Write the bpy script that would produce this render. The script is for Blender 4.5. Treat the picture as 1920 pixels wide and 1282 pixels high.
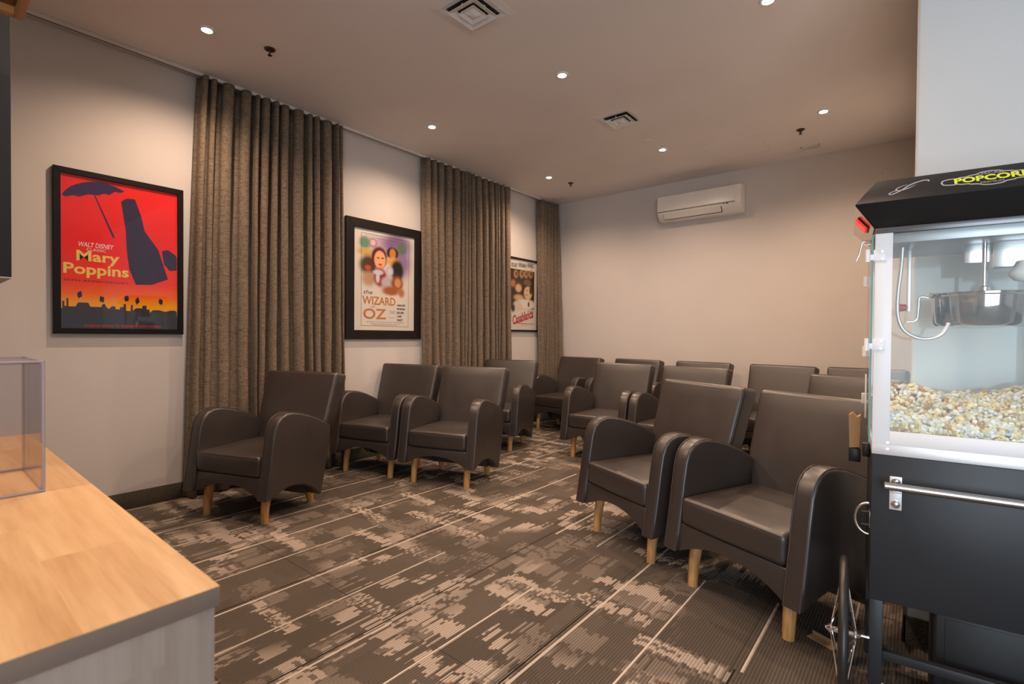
import bpy, bmesh, math, random
import numpy as np
from mathutils import Matrix, Vector
random.seed(7)
for o in list(bpy.data.objects): bpy.data.objects.remove(o)
SC = bpy.context.scene
COL = SC.collection
R = math.radians

# ------------------------------------------------------------------ camera
FPX = 937.7
yaw, pit, rol = R(39.19), R(-0.756), R(0.467)
c, s = math.cos(yaw), math.sin(yaw)
Fv = Vector((-s, c, 0)); Rv = Vector((c, s, 0)); Uv = Vector((0, 0, 1))
f2 = Fv*math.cos(pit)+Uv*math.sin(pit); u2 = Uv*math.cos(pit)-Fv*math.sin(pit)
r3 = Rv*math.cos(rol)+u2*math.sin(rol); u3 = u2*math.cos(rol)-Rv*math.sin(rol)
cam = bpy.data.cameras.new('camera'); camo = bpy.data.objects.new('camera', cam); COL.objects.link(camo)
M = Matrix((r3, u3, -f2)).transposed().to_4x4(); M.translation = Vector((0, 0, 1.2))
camo.matrix_world = M
cam.sensor_width = 36; cam.lens = FPX/1920*36; cam.clip_start = 0.02
cam.dof.use_dof = True; cam.dof.focus_distance = 3.2; cam.dof.aperture_fstop = 5.6
SC.camera = camo

# ------------------------------------------------------------------ world, daylight, exposure
W = bpy.data.worlds.new('world'); SC.world = W; W.use_nodes = True
W.node_tree.nodes['Background'].inputs[0].default_value = (.62, .72, .85, 1)
W.node_tree.nodes['Background'].inputs[1].default_value = .25
SC.view_settings.view_transform = 'Standard'; SC.view_settings.look = 'None'
SC.view_settings.gamma = 1; SC.view_settings.exposure = 0.36
SC.view_settings.use_curve_mapping = False

def area(name, loc, rot, sx, sy, e, col):
    l = bpy.data.lights.new(name, 'AREA'); l.shape = 'RECTANGLE'; l.size = sx; l.size_y = sy
    l.energy = e; l.color = col
    o = bpy.data.objects.new(name, l); COL.objects.link(o); o.location = loc; o.rotation_euler = rot
    return o
# daylight entering by the window in the wall behind the camera, pointing into the room
area('window_daylight', (1.55, -1.70, 1.25), (R(90), 0, 0), 2.3, 2.3, 84, (.76, .88, 1.0))
WARM = (1.0, .70, .50)
def spot(loc, e, size=152, blend=1.0):
    l = bpy.data.lights.new('downlight_lamp', 'SPOT'); l.energy = e; l.color = WARM
    l.spot_size = R(size); l.spot_blend = blend; l.shadow_soft_size = .03
    o = bpy.data.objects.new('downlight_lamp', l); COL.objects.link(o); o.location = loc
    return o

# ------------------------------------------------------------------ materials
def mat(name, col=(.5,.5,.5), rough=.5, metal=0, spec=.5, **kw):
    m = bpy.data.materials.new(name); m.use_nodes = True
    b = m.node_tree.nodes['Principled BSDF']
    b.inputs['Base Color'].default_value = (*col, 1); b.inputs['Roughness'].default_value = rough
    b.inputs['Metallic'].default_value = metal; b.inputs['Specular IOR Level'].default_value = spec
    for k, v in kw.items(): b.inputs[k.replace('_', ' ')].default_value = v
    return m
class NT:
    def __init__(s, m): s.t = m.node_tree; s.b = s.t.nodes['Principled BSDF']
    def n(s, typ, **kw):
        x = s.t.nodes.new(typ)
        for k, v in kw.items(): setattr(x, k, v)
        return x
    def l(s, a, b): s.t.links.new(a, b)
    def m(s, op, a, b=None, c=None):
        x = s.n('ShaderNodeMath', operation=op)
        for i, v in enumerate((a, b, c)):
            if v is None: continue
            if isinstance(v, (int, float)): x.inputs[i].default_value = v
            else: s.l(v, x.inputs[i])
        return x.outputs[0]
    def mix(s, f, a, b, typ='MIX'):
        x = s.n('ShaderNodeMix', data_type='RGBA', blend_type=typ)
        for i, v in ((0, f), (6, a), (7, b)):
            if isinstance(v, (int, float)): x.inputs[i].default_value = v
            elif isinstance(v, tuple): x.inputs[i].default_value = (*v, 1)
            else: s.l(v, x.inputs[i])
        return x.outputs[2]
    def bump(s, h, st=.2, d=.002):
        x = s.n('ShaderNodeBump'); x.inputs['Strength'].default_value = st; x.inputs['Distance'].default_value = d
        s.l(h, x.inputs['Height']); s.l(x.outputs[0], s.b.inputs['Normal'])
    def noise(s, vec, scale, detail=2, rough=.5):
        x = s.n('ShaderNodeTexNoise'); x.inputs['Scale'].default_value = scale
        x.inputs['Detail'].default_value = detail; x.inputs['Roughness'].default_value = rough
        if vec is not None: s.l(vec, x.inputs['Vector'])
        return x.outputs[0]
    def mapr(s, v, a, b, c=0, d=1):
        x = s.n('ShaderNodeMapRange'); x.inputs[1].default_value = a; x.inputs[2].default_value = b
        x.inputs[3].default_value = c; x.inputs[4].default_value = d
        s.l(v, x.inputs[0]); return x.outputs[0]
    def sx(s, v):
        x = s.n('ShaderNodeSeparateXYZ'); s.l(v, x.inputs[0]); return x.outputs
    def cx(s, a, b, c=0.0):
        x = s.n('ShaderNodeCombineXYZ')
        for i, v in enumerate((a, b, c)):
            if isinstance(v, (int, float)): x.inputs[i].default_value = v
            else: s.l(v, x.inputs[i])
        return x.outputs[0]
    def white(s, v, dim='3D'):
        x = s.n('ShaderNodeTexWhiteNoise', noise_dimensions=dim); s.l(v, x.inputs['Vector']); return x.outputs[0]
    def geo(s): return s.n('ShaderNodeNewGeometry').outputs['Position']
    def obj(s): return s.n('ShaderNodeTexCoord').outputs['Object']

def plaster(name, col, sc=350):
    m = mat(name, col, .85, spec=.25); t = NT(m); p = t.geo()
    t.bump(t.noise(p, sc, 3), .12, .002)
    f = t.mapr(t.noise(p, 1.3, 3), .3, .7)
    t.l(t.mix(f, tuple(x*.97 for x in col), tuple(min(1, x*1.03) for x in col)), t.b.inputs['Base Color'])
    return m
M_wall = plaster('wall_paint', (.64, .595, .565))
M_part = plaster('partition_paint', (.72, .755, .76))
M_ceil = plaster('ceiling_paint', (.80, .735, .70))
M_white = mat('white_enamel', (.78, .77, .75), .45)
M_trackm = mat('track_white', (.72, .68, .64), .4)
M_ac = mat('ac_plastic', (.80, .76, .70), .28)
M_gap = mat('dark_gap', (.015, .013, .012), .6)
M_bead = mat('corner_bead_paint', (.72, .62, .56), .6)

# carpet
def carpet_mat(name, base, dark, light):
    m = mat(name, base, .95, spec=.1); t = NT(m); p = t.sx(t.geo()); X, Y = p[0], p[1]
    T = .607; RB = .0115
    gx = t.m('DIVIDE', t.m('ADD', X, 1.12+T*20), T); gy = t.m('DIVIDE', t.m('ADD', Y, -.083+T*20), T)
    ix = t.m('FLOOR', gx); iy = t.m('FLOOR', gy); fx = t.m('MULTIPLY', t.m('FRACT', gx), T)
    rib = t.m('FLOOR', t.m('DIVIDE', X, RB)); rr = t.white(t.cx(rib, 3.7))
    rrt = t.white(t.cx(rib, iy, 1.3))
    y2 = t.m('ADD', Y, t.m('MULTIPLY', t.m('POWER', rrt, 3.0), .038))
    def cells(sx, sy, off, thr, drop):
        cxi = t.m('FLOOR', t.m('DIVIDE', t.m('ADD', X, off), sx)); cyi = t.m('FLOOR', t.m('DIVIDE', t.m('ADD', y2, off), sy))
        on = t.m('GREATER_THAN', t.white(t.cx(cxi, cyi, off)), thr)
        keep = t.m('GREATER_THAN', t.white(t.cx(rib, cyi, off+.5)), drop)
        return t.m('MULTIPLY', on, keep)
    dens = t.mapr(t.noise(t.cx(X, Y, 3.0), 1.4, 2), .42, .56)
    c1 = t.m('MULTIPLY', cells(.17, .085, 1.1, .82, .16), dens)
    c2 = t.m('MULTIPLY', cells(.082, .105, 4.3, .85, .22), dens)
    c3 = cells(.36, .07, 7.7, .955, .10)
    c4 = t.m('MULTIPLY', cells(.14, .13, 2.9, .76, .10), .28)
    c5 = t.m('MULTIPLY', t.m('MULTIPLY', cells(.09, .15, 5.9, .66, .80), .8), dens)
    patch = t.m('MAXIMUM', t.m('MAXIMUM', c1, c2), t.m('MAXIMUM', t.m('MAXIMUM', c3, c4), c5))
    patch = t.m('MULTIPLY', patch, t.m('SUBTRACT', 1.0, t.m('MULTIPLY', cells(.22, .021, 8.8, .80, .15), .8)))
    tone = t.mapr(t.white(t.cx(t.m('FLOOR', t.m('DIVIDE', X, .2)), t.m('FLOOR', t.m('DIVIDE', y2, .24)), 2.0)), 0, 1)
    colr = t.mix(tone, dark, base)
    colr = t.mix(patch, colr, light)
    def line(pos, wd, seed, thr):
        d = t.m('ABSOLUTE', t.m('SUBTRACT', fx, pos)); inn = t.m('LESS_THAN', d, wd)
        on = t.m('GREATER_THAN', t.white(t.cx(ix, iy, seed)), thr)
        return t.m('MULTIPLY', inn, on)
    colr = t.mix(line(.012, .0040, 5.5, .45), colr, (.035, .028, .022))
    colr = t.mix(line(.036, .0052, 6.5, .30), colr, (.66, .58, .50))
    colr = t.mix(line(.318, .0046, 7.5, .40), colr, (.62, .54, .46))
    w = t.m('SINE', t.m('MULTIPLY', X, 2*math.pi/RB))
    wv = t.mapr(w, -1, 1, .68, 1.12)
    fine = t.mapr(t.noise(t.geo(), 420, 2), .2, .8, .78, 1.22)
    mul = t.m('MULTIPLY', wv, fine)
    sc_ = t.n('ShaderNodeVectorMath', operation='SCALE'); t.l(colr, sc_.inputs[0]); t.l(mul, sc_.inputs['Scale'])
    t.l(sc_.outputs[0], t.b.inputs['Base Color'])
    t.bump(t.m('ADD', w, t.noise(t.geo(), 600, 2)), .6, .003)
    return m
M_carpet = carpet_mat('carpet', (.140, .114, .092), (.104, .084, .067), (.45, .375, .31))
M_base = mat('carpet_baseboard', (.085, .07, .052), .95, spec=.1)
t = NT(M_base); nz = t.noise(t.geo(), 130, 3, .7)
t.l(t.mix(t.mapr(nz, .3, .7), (.045, .036, .027), (.15, .125, .09)), t.b.inputs['Base Color']); t.bump(nz, .8, .004)

# leather
M_leather = mat('brown_vinyl', (.034, .026, .023), .36, spec=.9)
t = NT(M_leather); v = t.n('ShaderNodeTexVoronoi'); v.inputs['Scale'].default_value = 520; t.l(t.obj(), v.inputs['Vector'])
t.bump(v.outputs[0], .18, .0006)
t.l(t.mapr(t.noise(t.obj(), 9, 3), .3, .7, .34, .43), t.b.inputs['Roughness'])
M_stitch = mat('vinyl_piping', (.062, .047, .040), .42, spec=.5)
M_leg = mat('light_wood_leg', (.46, .25, .10), .42)
t = NT(M_leg); p = t.sx(t.obj())
wn = t.noise(t.cx(t.m('MULTIPLY', p[0], 60), t.m('MULTIPLY', p[1], 60), t.m('MULTIPLY', p[2], 5)), 1.5, 3)
t.l(t.mix(t.mapr(wn, .3, .7), (.38, .185, .06), (.62, .35, .13)), t.b.inputs['Base Color'])

# curtain fabric
M_curt = mat('curtain_weave', (.17, .125, .09), .95, spec=.15)
t = NT(M_curt); p = t.sx(t.geo())
hz = t.noise(t.cx(t.m('MULTIPLY', p[0], 22), t.m('MULTIPLY', p[1], 22), t.m('MULTIPLY', p[2], 420)), 1, 3, .7)
vz = t.noise(t.cx(t.m('MULTIPLY', p[0], 500), t.m('MULTIPLY', p[1], 500), t.m('MULTIPLY', p[2], 30)), 1, 2)
mx = t.m('ADD', t.m('MULTIPLY', hz, .65), t.m('MULTIPLY', vz, .35))
t.l(t.mix(t.mapr(mx, .38, .62), (.085, .061, .042), (.30, .235, .175)), t.b.inputs['Base Color'])
t.bump(mx, .5, .002)

M_frame = mat('black_frame', (.006, .005, .005), .4, spec=.25)
M_frame2 = mat('espresso_frame', (.011, .008, .007), .5, spec=.25)
def glassy(name, rough=.02, tint=(1, 1, 1), ior=1.5, refl=1.0):
    m = bpy.data.materials.new(name); m.use_nodes = True; n = m.node_tree.nodes; l = m.node_tree.links
    n.remove(n['Principled BSDF']); out = n['Material Output']
    tr = n.new('ShaderNodeBsdfTransparent'); tr.inputs[0].default_value = (*tint, 1)
    gl = n.new('ShaderNodeBsdfGlossy'); gl.inputs['Roughness'].default_value = rough
    fr = n.new('ShaderNodeLayerWeight'); fr.inputs[0].default_value = .5
    pw_ = n.new('ShaderNodeMath'); pw_.operation = 'POWER'; pw_.inputs[1].default_value = 5; l.new(fr.outputs['Facing'], pw_.inputs[0])
    mu = n.new('ShaderNodeMath'); mu.operation = 'MULTIPLY_ADD'; mu.inputs[1].default_value = .9*refl; mu.inputs[2].default_value = .032*refl
    mx = n.new('ShaderNodeMixShader'); l.new(pw_.outputs[0], mu.inputs[0]); l.new(mu.outputs[0], mx.inputs[0])
    l.new(tr.outputs[0], mx.inputs[1]); l.new(gl.outputs[0], mx.inputs[2]); l.new(mx.outputs[0], out.inputs[0])
    return m
M_pglass = glassy('picture_glass', .03)
M_glass = glassy('cabinet_glass', .01, (.97, .985, .98), refl=.45)
M_acryl = glassy('acrylic', .03, (.955, .94, .95), 1.6, 1.2)
M_acryledge = mat('acrylic_edge', (.40, .34, .38), .25, Alpha=.75)
M_teal = mat('glass_edge_teal', (.10, .30, .28), .2)

# wood of the counter
def plankwood(name, axis, cols, rough=.4):
    m = mat(name, cols[0], rough); t = NT(m); p = t.sx(t.geo())
    a = p[axis]; o = [p[i] for i in range(3) if i != axis]
    across = o[0] if axis != 0 else p[1]
    if axis == 0: across = p[1]
    if axis == 2: across = t.m('ADD', p[1], p[0])
    pid = t.m('FLOOR', t.m('DIVIDE', across, .115)); r1 = t.white(t.cx(pid, 1.0))
    seg = t.m('FLOOR', t.m('ADD', t.m('DIVIDE', a, .9), t.m('MULTIPLY', r1, 3)))
    tone = t.white(t.cx(pid, seg, 4.0))
    g = t.noise(t.cx(t.m('ADD', t.m('MULTIPLY', a, 2.2), t.m('MULTIPLY', tone, 40)), t.m('MULTIPLY', across, 26)), 1, 5, .6)
    g2 = t.noise(t.cx(t.m('MULTIPLY', a, 9), t.m('MULTIPLY', across, 240)), 1, 2)
    f = t.m('ADD', t.m('MULTIPLY', tone, .11), t.m('ADD', t.m('MULTIPLY', g, .95), t.m('MULTIPLY', g2, .15)))
    cr = t.n('ShaderNodeValToRGB'); e = cr.color_ramp.elements
    e[0].position = .30; e[0].color = (*cols[1], 1); e[1].position = .9; e[1].color = (*cols[2], 1)
    x = e.new(.6); x.color = (*cols[0], 1)
    t.l(f, cr.inputs[0])
    t.l(cr.outputs[0], t.b.inputs['Base Color'])
    return m
M_top = plankwood('maple_worktop', 0, ((.60, .375, .18), (.40, .20, .075), (.74, .52, .28)), .38)
M_end = plankwood('maple_end_panel', 2, ((.33, .255, .205), (.23, .165, .125), (.41, .325, .27)), .5)
M_edge = plankwood('maple_edge_band', 1, ((.21, .145, .11), (.15, .10, .07), (.26, .185, .14)), .5)
M_can = plankwood('canopy_wood', 0, ((.20, .075, .022), (.12, .04, .012), (.30, .12, .04)), .5)

M_black = mat('black_powder_coat', (.022, .024, .028), .42, spec=.45)
t = NT(M_black); t.bump(t.noise(t.obj(), 700, 2), .25, .0006)
M_blackm = mat('black_plastic', (.012, .012, .013), .35)
M_rubber = mat('rubber_tyre', (.020, .018, .017), .38)
M_steel = mat('stainless_steel', (.62, .62, .62), .22, 1)
M_brushed = mat('brushed_aluminium', (.86, .87, .88), .42, .55)
M_chrome = mat('chrome', (.85, .85, .86), .07, 1)
M_dchrome = mat('hood_trim_grey', (.17, .175, .18), .3, .6)
M_mirror = mat('kettle_steel', (.42, .41, .395), .09, 1)
M_red = mat('red_knob', (.45, .015, .03), .35)
M_redsw = mat('red_rocker_switch', (.75, .03, .03), .3, Emission_Color=(1, .05, .05, 1), Emission_Strength=.5)
M_bulb = mat('frosted_bulb', (.85, .85, .83), .5)
M_kraft = mat('kraft_paper', (.42, .27, .15), .8)
M_bronze = mat('bronze_fitting', (.10, .055, .035), .3, .8)
M_print = {}
def flat(name, col, rough=.5):
    if name not in M_print: M_print[name] = mat(name, col, rough, spec=.2)
    return M_print[name]
M_lamp = mat('lamp_face', (1, 1, 1), .5, Emission_Color=(1, .86, .72, 1), Emission_Strength=45)

# ------------------------------------------------------------------ mesh helpers
def mesh_obj(name, bm, material, parent=None, smooth=None, mats=None):
    me = bpy.data.meshes.new(name); bm.normal_update(); bm.to_mesh(me); bm.free()
    for m_ in (mats or [material]): me.materials.append(m_)
    if smooth is not None:
        me.shade_smooth(); me.set_sharp_from_angle(angle=R(smooth))
    o = bpy.data.objects.new(name, me); COL.objects.link(o)
    if parent: o.parent = parent
    return o
def box(bm, x0, x1, y0, y1, z0, z1, bev=0, seg=2, M_=None):
    r = bmesh.ops.create_cube(bm, size=1)
    vs = r['verts']
    for v in vs:
        v.co = Vector((x0+(v.co.x+.5)*(x1-x0), y0+(v.co.y+.5)*(y1-y0), z0+(v.co.z+.5)*(z1-z0)))
    if bev:
        es = list({e for v in vs for e in v.link_edges})
        rr = bmesh.ops.bevel(bm, geom=es, offset=bev, segments=seg, profile=.5, affect='EDGES')
        vs = rr['verts']
    if M_ is not None: bmesh.ops.transform(bm, matrix=M_, verts=[v for v in vs if v.is_valid])
    return bm
def bx(name, d, material, parent=None, bev=.002, seg=2, smooth=35):
    bm = bmesh.new(); box(bm, *d, bev=bev, seg=seg)
    return mesh_obj(name, bm, material, parent, smooth if bev else None)
def tube(bm, pts, r, n=10, caps=True):
    pts = [Vector(p) for p in pts]; rs = r if isinstance(r, (list, tuple)) else [r]*len(pts)
    rings = []; prev = None
    for i, p in enumerate(pts):
        d = (pts[min(i+1, len(pts)-1)]-pts[max(i-1, 0)]).normalized()
        if prev is None:
            a = d.orthogonal().normalized()
        else:
            a = (prev-d*prev.dot(d)).normalized()
        prev = a; b = d.cross(a)
        rings.append([bm.verts.new(p+(a*math.cos(2*math.pi*k/n)+b*math.sin(2*math.pi*k/n))*rs[i]) for k in range(n)])
    for i in range(len(rings)-1):
        for k in range(n):
            bm.faces.new((rings[i][k], rings[i][(k+1) % n], rings[i+1][(k+1) % n], rings[i+1][k]))
    if caps:
        bm.faces.new(list(reversed(rings[0]))); bm.faces.new(rings[-1])
    return bm
def spline(P, n=8):
    P = [Vector(p) for p in P]; out = []
    for i in range(len(P)-1):
        p0 = P[max(i-1, 0)]; p1 = P[i]; p2 = P[i+1]; p3 = P[min(i+2, len(P)-1)]
        for k in range(n):
            t_ = k/n
            out.append(.5*((2*p1)+(-p0+p2)*t_+(2*p0-5*p1+4*p2-p3)*t_**2+(-p0+3*p1-3*p2+p3)*t_**3))
    out.append(P[-1]); return out
def lathe(bm, prof, cx=0, cy=0, cz=0, n=32, axis='z'):
    rings = []
    for r, z in prof:
        ring = []
        for k in range(n):
            a = 2*math.pi*k/n
            if axis == 'z': q = (cx+r*math.cos(a), cy+r*math.sin(a), cz+z)
            elif axis == 'x': q = (cx+z, cy+r*math.cos(a), cz+r*math.sin(a))
            else: q = (cx+r*math.sin(a), cy+z, cz+r*math.cos(a))
            ring.append(bm.verts.new(q))
        rings.append(ring)
    for i in range(len(rings)-1):
        for k in range(n):
            bm.faces.new((rings[i][k], rings[i][(k+1) % n], rings[i+1][(k+1) % n], rings[i+1][k]))
    bm.faces.new(list(reversed(rings[0]))); bm.faces.new(rings[-1])
    bmesh.ops.recalc_face_normals(bm, faces=bm.faces[:])
    return bm
def axis_coords(h, r, inner, cn):
    a = [-h + r*(1-math.cos(math.pi/2*i/cn)) for i in range(cn)]
    m_ = [-(h-r) + 2*(h-r)*i/inner for i in range(inner+1)]
    return a+m_+[-x for x in reversed(a)]
def rbox(hx, hy, hz, r, inner=6, cn=4):
    """rounded box as a surface grid; returns a bmesh centred on the origin"""
    bm = bmesh.new(); ax = [axis_coords(h, r, inner, cn) for h in (hx, hy, hz)]
    hh = (hx, hy, hz); cache = {}
    def vert(i, j, k):
        key = (i, j, k)
        if key not in cache:
            p = Vector((ax[0][i], ax[1][j], ax[2][k]))
            q = Vector([max(-(h-r), min(h-r, x)) for x, h in zip(p, hh)])
            d = p-q
            cache[key] = bm.verts.new(q + (d.normalized()*r if d.length > 1e-9 else d))
        return cache[key]
    N = [len(a) for a in ax]
    for f in range(3):
        u, v = [i for i in range(3) if i != f]
        for side in (0, N[f]-1):
            for i in range(N[u]-1):
                for j in range(N[v]-1):
                    q = []
                    for a, b in ((i, j), (i+1, j), (i+1, j+1), (i, j+1)):
                        idx = [0, 0, 0]; idx[f] = side; idx[u] = a; idx[v] = b; q.append(vert(*idx))
                    try: bm.faces.new(q)
                    except ValueError: pass
    bmesh.ops.recalc_face_normals(bm, faces=bm.faces[:])
    return bm
def extrude_profile(prof, x0, x1, bev=.012, seg=3, plane='yz'):
    bm = bmesh.new()
    def P(a, b, x): return (x, a, b) if plane == 'yz' else ((a, x, b) if plane == 'xz' else (a, b, x))
    v0 = [bm.verts.new(P(a, b, x0)) for a, b in prof]; v1 = [bm.verts.new(P(a, b, x1)) for a, b in prof]
    n = len(prof); caps = [bm.faces.new(v0), bm.faces.new(list(reversed(v1)))]
    for i in range(n): bm.faces.new((v0[i], v0[(i+1) % n], v1[(i+1) % n], v1[i]))
    bmesh.ops.recalc_face_normals(bm, faces=bm.faces[:])
    if bev:
        es = [e for f in caps for e in f.edges]
        bmesh.ops.bevel(bm, geom=es, offset=bev, segments=seg, profile=.5, affect='EDGES')
    return bm
def empty(name, loc=(0, 0, 0), rz=0):
    o = bpy.data.objects.new(name, None); COL.objects.link(o); o.location = loc; o.rotation_euler = (0, 0, rz)
    o.empty_display_size = .1
    return o
def tag(o, label, cat, group=None):
    o['label'] = label; o['category'] = cat
    if group: o['group'] = group
    return o
def struct(o): o['kind'] = 'structure'; return o
def copy_tree(o, parent=None):
    q = o.copy(); COL.objects.link(q); q.parent = parent
    for ch in list(o.children): copy_tree(ch, q)
    return q
def text_mesh(name, txt, size, material, parent, matrix, align='CENTER', sx=1.0, font_shear=0, extrude=.0004, bold=0, spacing=1.0):
    cu = bpy.data.curves.new(name+'_curve', 'FONT'); cu.body = txt; cu.size = size; cu.align_x = align; cu.align_y = 'CENTER'
    cu.extrude = extrude; cu.shear = font_shear; cu.offset = bold; cu.space_character = spacing; cu.resolution_u = 3
    tmp = bpy.data.objects.new(name+'_tmp', cu); COL.objects.link(tmp)
    dg = bpy.context.evaluated_depsgraph_get()
    me = bpy.data.meshes.new_from_object(tmp.evaluated_get(dg))
    bpy.data.objects.remove(tmp); me.materials.clear(); me.materials.append(material)
    me.transform(matrix @ Matrix.Diagonal((sx, 1, 1, 1)))
    o = bpy.data.objects.new(name, me); COL.objects.link(o)
    if parent: o.parent = parent
    return o

# ------------------------------------------------------------------ room shell
XL, YB, ZC, YS = -4.19, 6.05, 3.10, 2.518
XR = -.012
struct(bx('floor', (XL-.2, 4.2, -1.95, YB+.2, -.12, -.010), M_carpet, bev=0))
floor = bpy.data.objects['floor']
struct(bx('ceiling', (XL-.2, 4.2, -1.95, YB+.2, ZC, ZC+.12), M_ceil, bev=0))
struct(bx('wall_left', (XL-.15, XL, -1.95, YB+.15, -.01, ZC), M_wall, bev=0))
struct(bx('wall_back', (XL, 4.2, YB, YB+.15, -.01, ZC), M_wall, bev=0))
# partition on the right: its near end faces the camera, its side bounds the seating room
bm = bmesh.new(); box(bm, XR-.012, 4.0, YS, YB, -.01, ZC)
es = [e for e in bm.edges if all(abs(v.co.x-(XR-.012)) < 1e-5 and abs(v.co.y-YS) < 1e-5 for v in e.verts)]
bmesh.ops.bevel(bm, geom=es, offset=.012, segments=3, profile=.5, affect='EDGES')
struct(mesh_obj('wall_right', bm, M_part, smooth=40))
struct(bx('wall_side', (4.0, 4.15, -1.95, YS, -.01, ZC), M_wall, bev=0))
# wall behind the camera with its window
for i, d in enumerate(((XL, .35, -1.95, -1.80, -.01, ZC), (2.75, 4.0, -1.95, -1.80, -.01, ZC),
                       (.35, 2.75, -1.95, -1.80, -.01, .06), (.35, 2.75, -1.95, -1.80, 2.45, ZC))):
    struct(bx('wall_front', d, M_wall, bev=0))
bm = bmesh.new()
for d in ((.35, .41, .06, 2.45), (2.69, 2.75, .06, 2.45), (.35, 2.75, .06, .12), (.35, 2.75, 2.39, 2.45), (1.53, 1.58, .06, 2.45)):
    box(bm, d[0], d[1], -1.92, -1.86, d[2], d[3])
struct(mesh_obj('window_1', bm, M_white))
# baseboards of bound carpet
struct(bx('baseboard_left', (XL, XL+.012, -1.8, YB, -.01, .105), M_base, bev=.003))
struct(bx('baseboard_back', (XL, XR-.012, YB-.012, YB, -.01, .105), M_base, bev=.003))
struct(bx('baseboard_right', (XR-.024, XR-.0122, YS-.012, YB, -.01, .105), M_base, bev=.003))
bb = struct(bx('baseboard_stub', (XR-.024, 3.9, YS-.012, YS, -.01, .105), M_base, bev=.003))
bb.name = 'baseboard_end'

# carpet tiles
T = .607; tx0 = -1.12; ty0 = .083; meshes = {}; nt = 0
def tile_mesh(w, h):
    key = (round(w, 3), round(h, 3))
    if key not in meshes:
        bm = bmesh.new(); g = .0006
        box(bm, g, w-g, g, h-g, -.0095, 0)
        top = [e for e in bm.edges if all(v.co.z > -.001 for v in e.verts)]
        bmesh.ops.bevel(bm, geom=top, offset=.0012, segments=1, affect='EDGES')
        me = bpy.data.meshes.new('carpet_tile'); bm.to_mesh(me); bm.free(); me.materials.append(M_carpet)
        meshes[key] = me
    return meshes[key]
for i in range(-6, 7):
    for j in range(-1, 11):
        x0 = tx0+i*T; x1 = x0+T; y0 = ty0+j*T; y1 = y0+T
        x0 = max(x0, XL+.001); x1 = min(x1, 2.5); y1 = min(y1, YB-.001)
        if y0 >= YS-.001-.3 and x0 > XR: continue
        if y1 > YS and x1 > XR:   # split round the partition
            if y0 < YS-.05 and x0 < XR:
                pass
            if y0 >= YS-.01: x1 = min(x1, XR-.026)
            else: y1 = YS-.013
        if x1-x0 < .04 or y1-y0 < .04: continue
        o = bpy.data.objects.new('carpet_tile', tile_mesh(x1-x0, y1-y0)); COL.objects.link(o)
        o.parent = floor; o.location = (x0, y0, 0); nt += 1

# ceiling things ------------------------------------------------------
def downlight(x, y, label, real=True, e=78):
    t_ = empty('ceiling_downlight', (x, y, ZC))
    bm = bmesh.new(); lathe(bm, [(.029, -.001), (.031, -.008), (.044, -.007), (.047, 0)], n=28)
    ring = mesh_obj('trim_ring', bm, M_white, t_, 50)
    bm = bmesh.new(); lathe(bm, [(.029, 0), (.029, -.006), (.024, -.0085)], n=24)
    mesh_obj('lamp_face', bm, M_lamp, t_)
    tag(t_, label, 'light', 'recessed ceiling downlights')
    spot((x, y, ZC-.03), e)
    return t_
DL = [(-3.488, 1.23, 'recessed downlight above the red poster, nearest the left wall'),
      (-3.478, 3.086, 'recessed downlight above the gap between the two tall curtains'),
      (-3.475, 4.935, 'small far downlight nearest the corner curtain'),
      (-2.046, 3.062, 'bright downlight between the two square air diffusers'),
      (-2.053, 4.91, 'downlight just in front of the wall air conditioner'),
      (-.653, 4.905, 'far right downlight beside the sprinkler and small grille'),
      (-.691, 3.104, 'downlight cut off at the top edge of the photo')]
for x, y, l in DL: downlight(x, y, l)
downlight(-2.05, 1.23, 'downlight out of view over the aisle, nearest the camera', e=78)
downlight(-.69, 1.23, 'downlight out of view over the popcorn cart', e=55)
downlight(-1.25, -.45, 'downlight out of view over the maple counter', e=80)

def sprinkler(x, y, label):
    t_ = empty('fire_sprinkler', (x, y, ZC))
    bm = bmesh.new(); lathe(bm, [(.036, 0), (.035, -.004), (.026, -.010), (.012, -.008)], n=24)
    mesh_obj('escutcheon', bm, M_bronze, t_, 40)
    bm = bmesh.new(); lathe(bm, [(.008, -.006), (.008, -.022), (.005, -.026), (.0045, -.040)], n=12)
    tube(bm, [(.011, 0, -.012), (.012, 0, -.026), (.004, 0, -.04)], .0018, 6)
    tube(bm, [(-.011, 0, -.012), (-.012, 0, -.026), (-.004, 0, -.04)], .0018, 6)
    mesh_obj('nozzle', bm, M_bronze, t_, 40)
    bm = bmesh.new(); lathe(bm, [(.004, -.039), (.015, -.0415), (.015, -.043), (.003, -.044)], n=16)
    mesh_obj('deflector', bm, M_bronze, t_, 40)
    tag(t_, label, 'sprinkler', 'ceiling fire sprinklers')
sprinkler(-3.396, 1.578, 'dark fire sprinkler head on the ceiling near the tallest curtain')
sprinkler(-.872, 5.216, 'fire sprinkler head beside the small rectangular ceiling grille')
sprinkler(-3.393, 5.291, 'tiny far fire sprinkler near the corner curtain')

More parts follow.
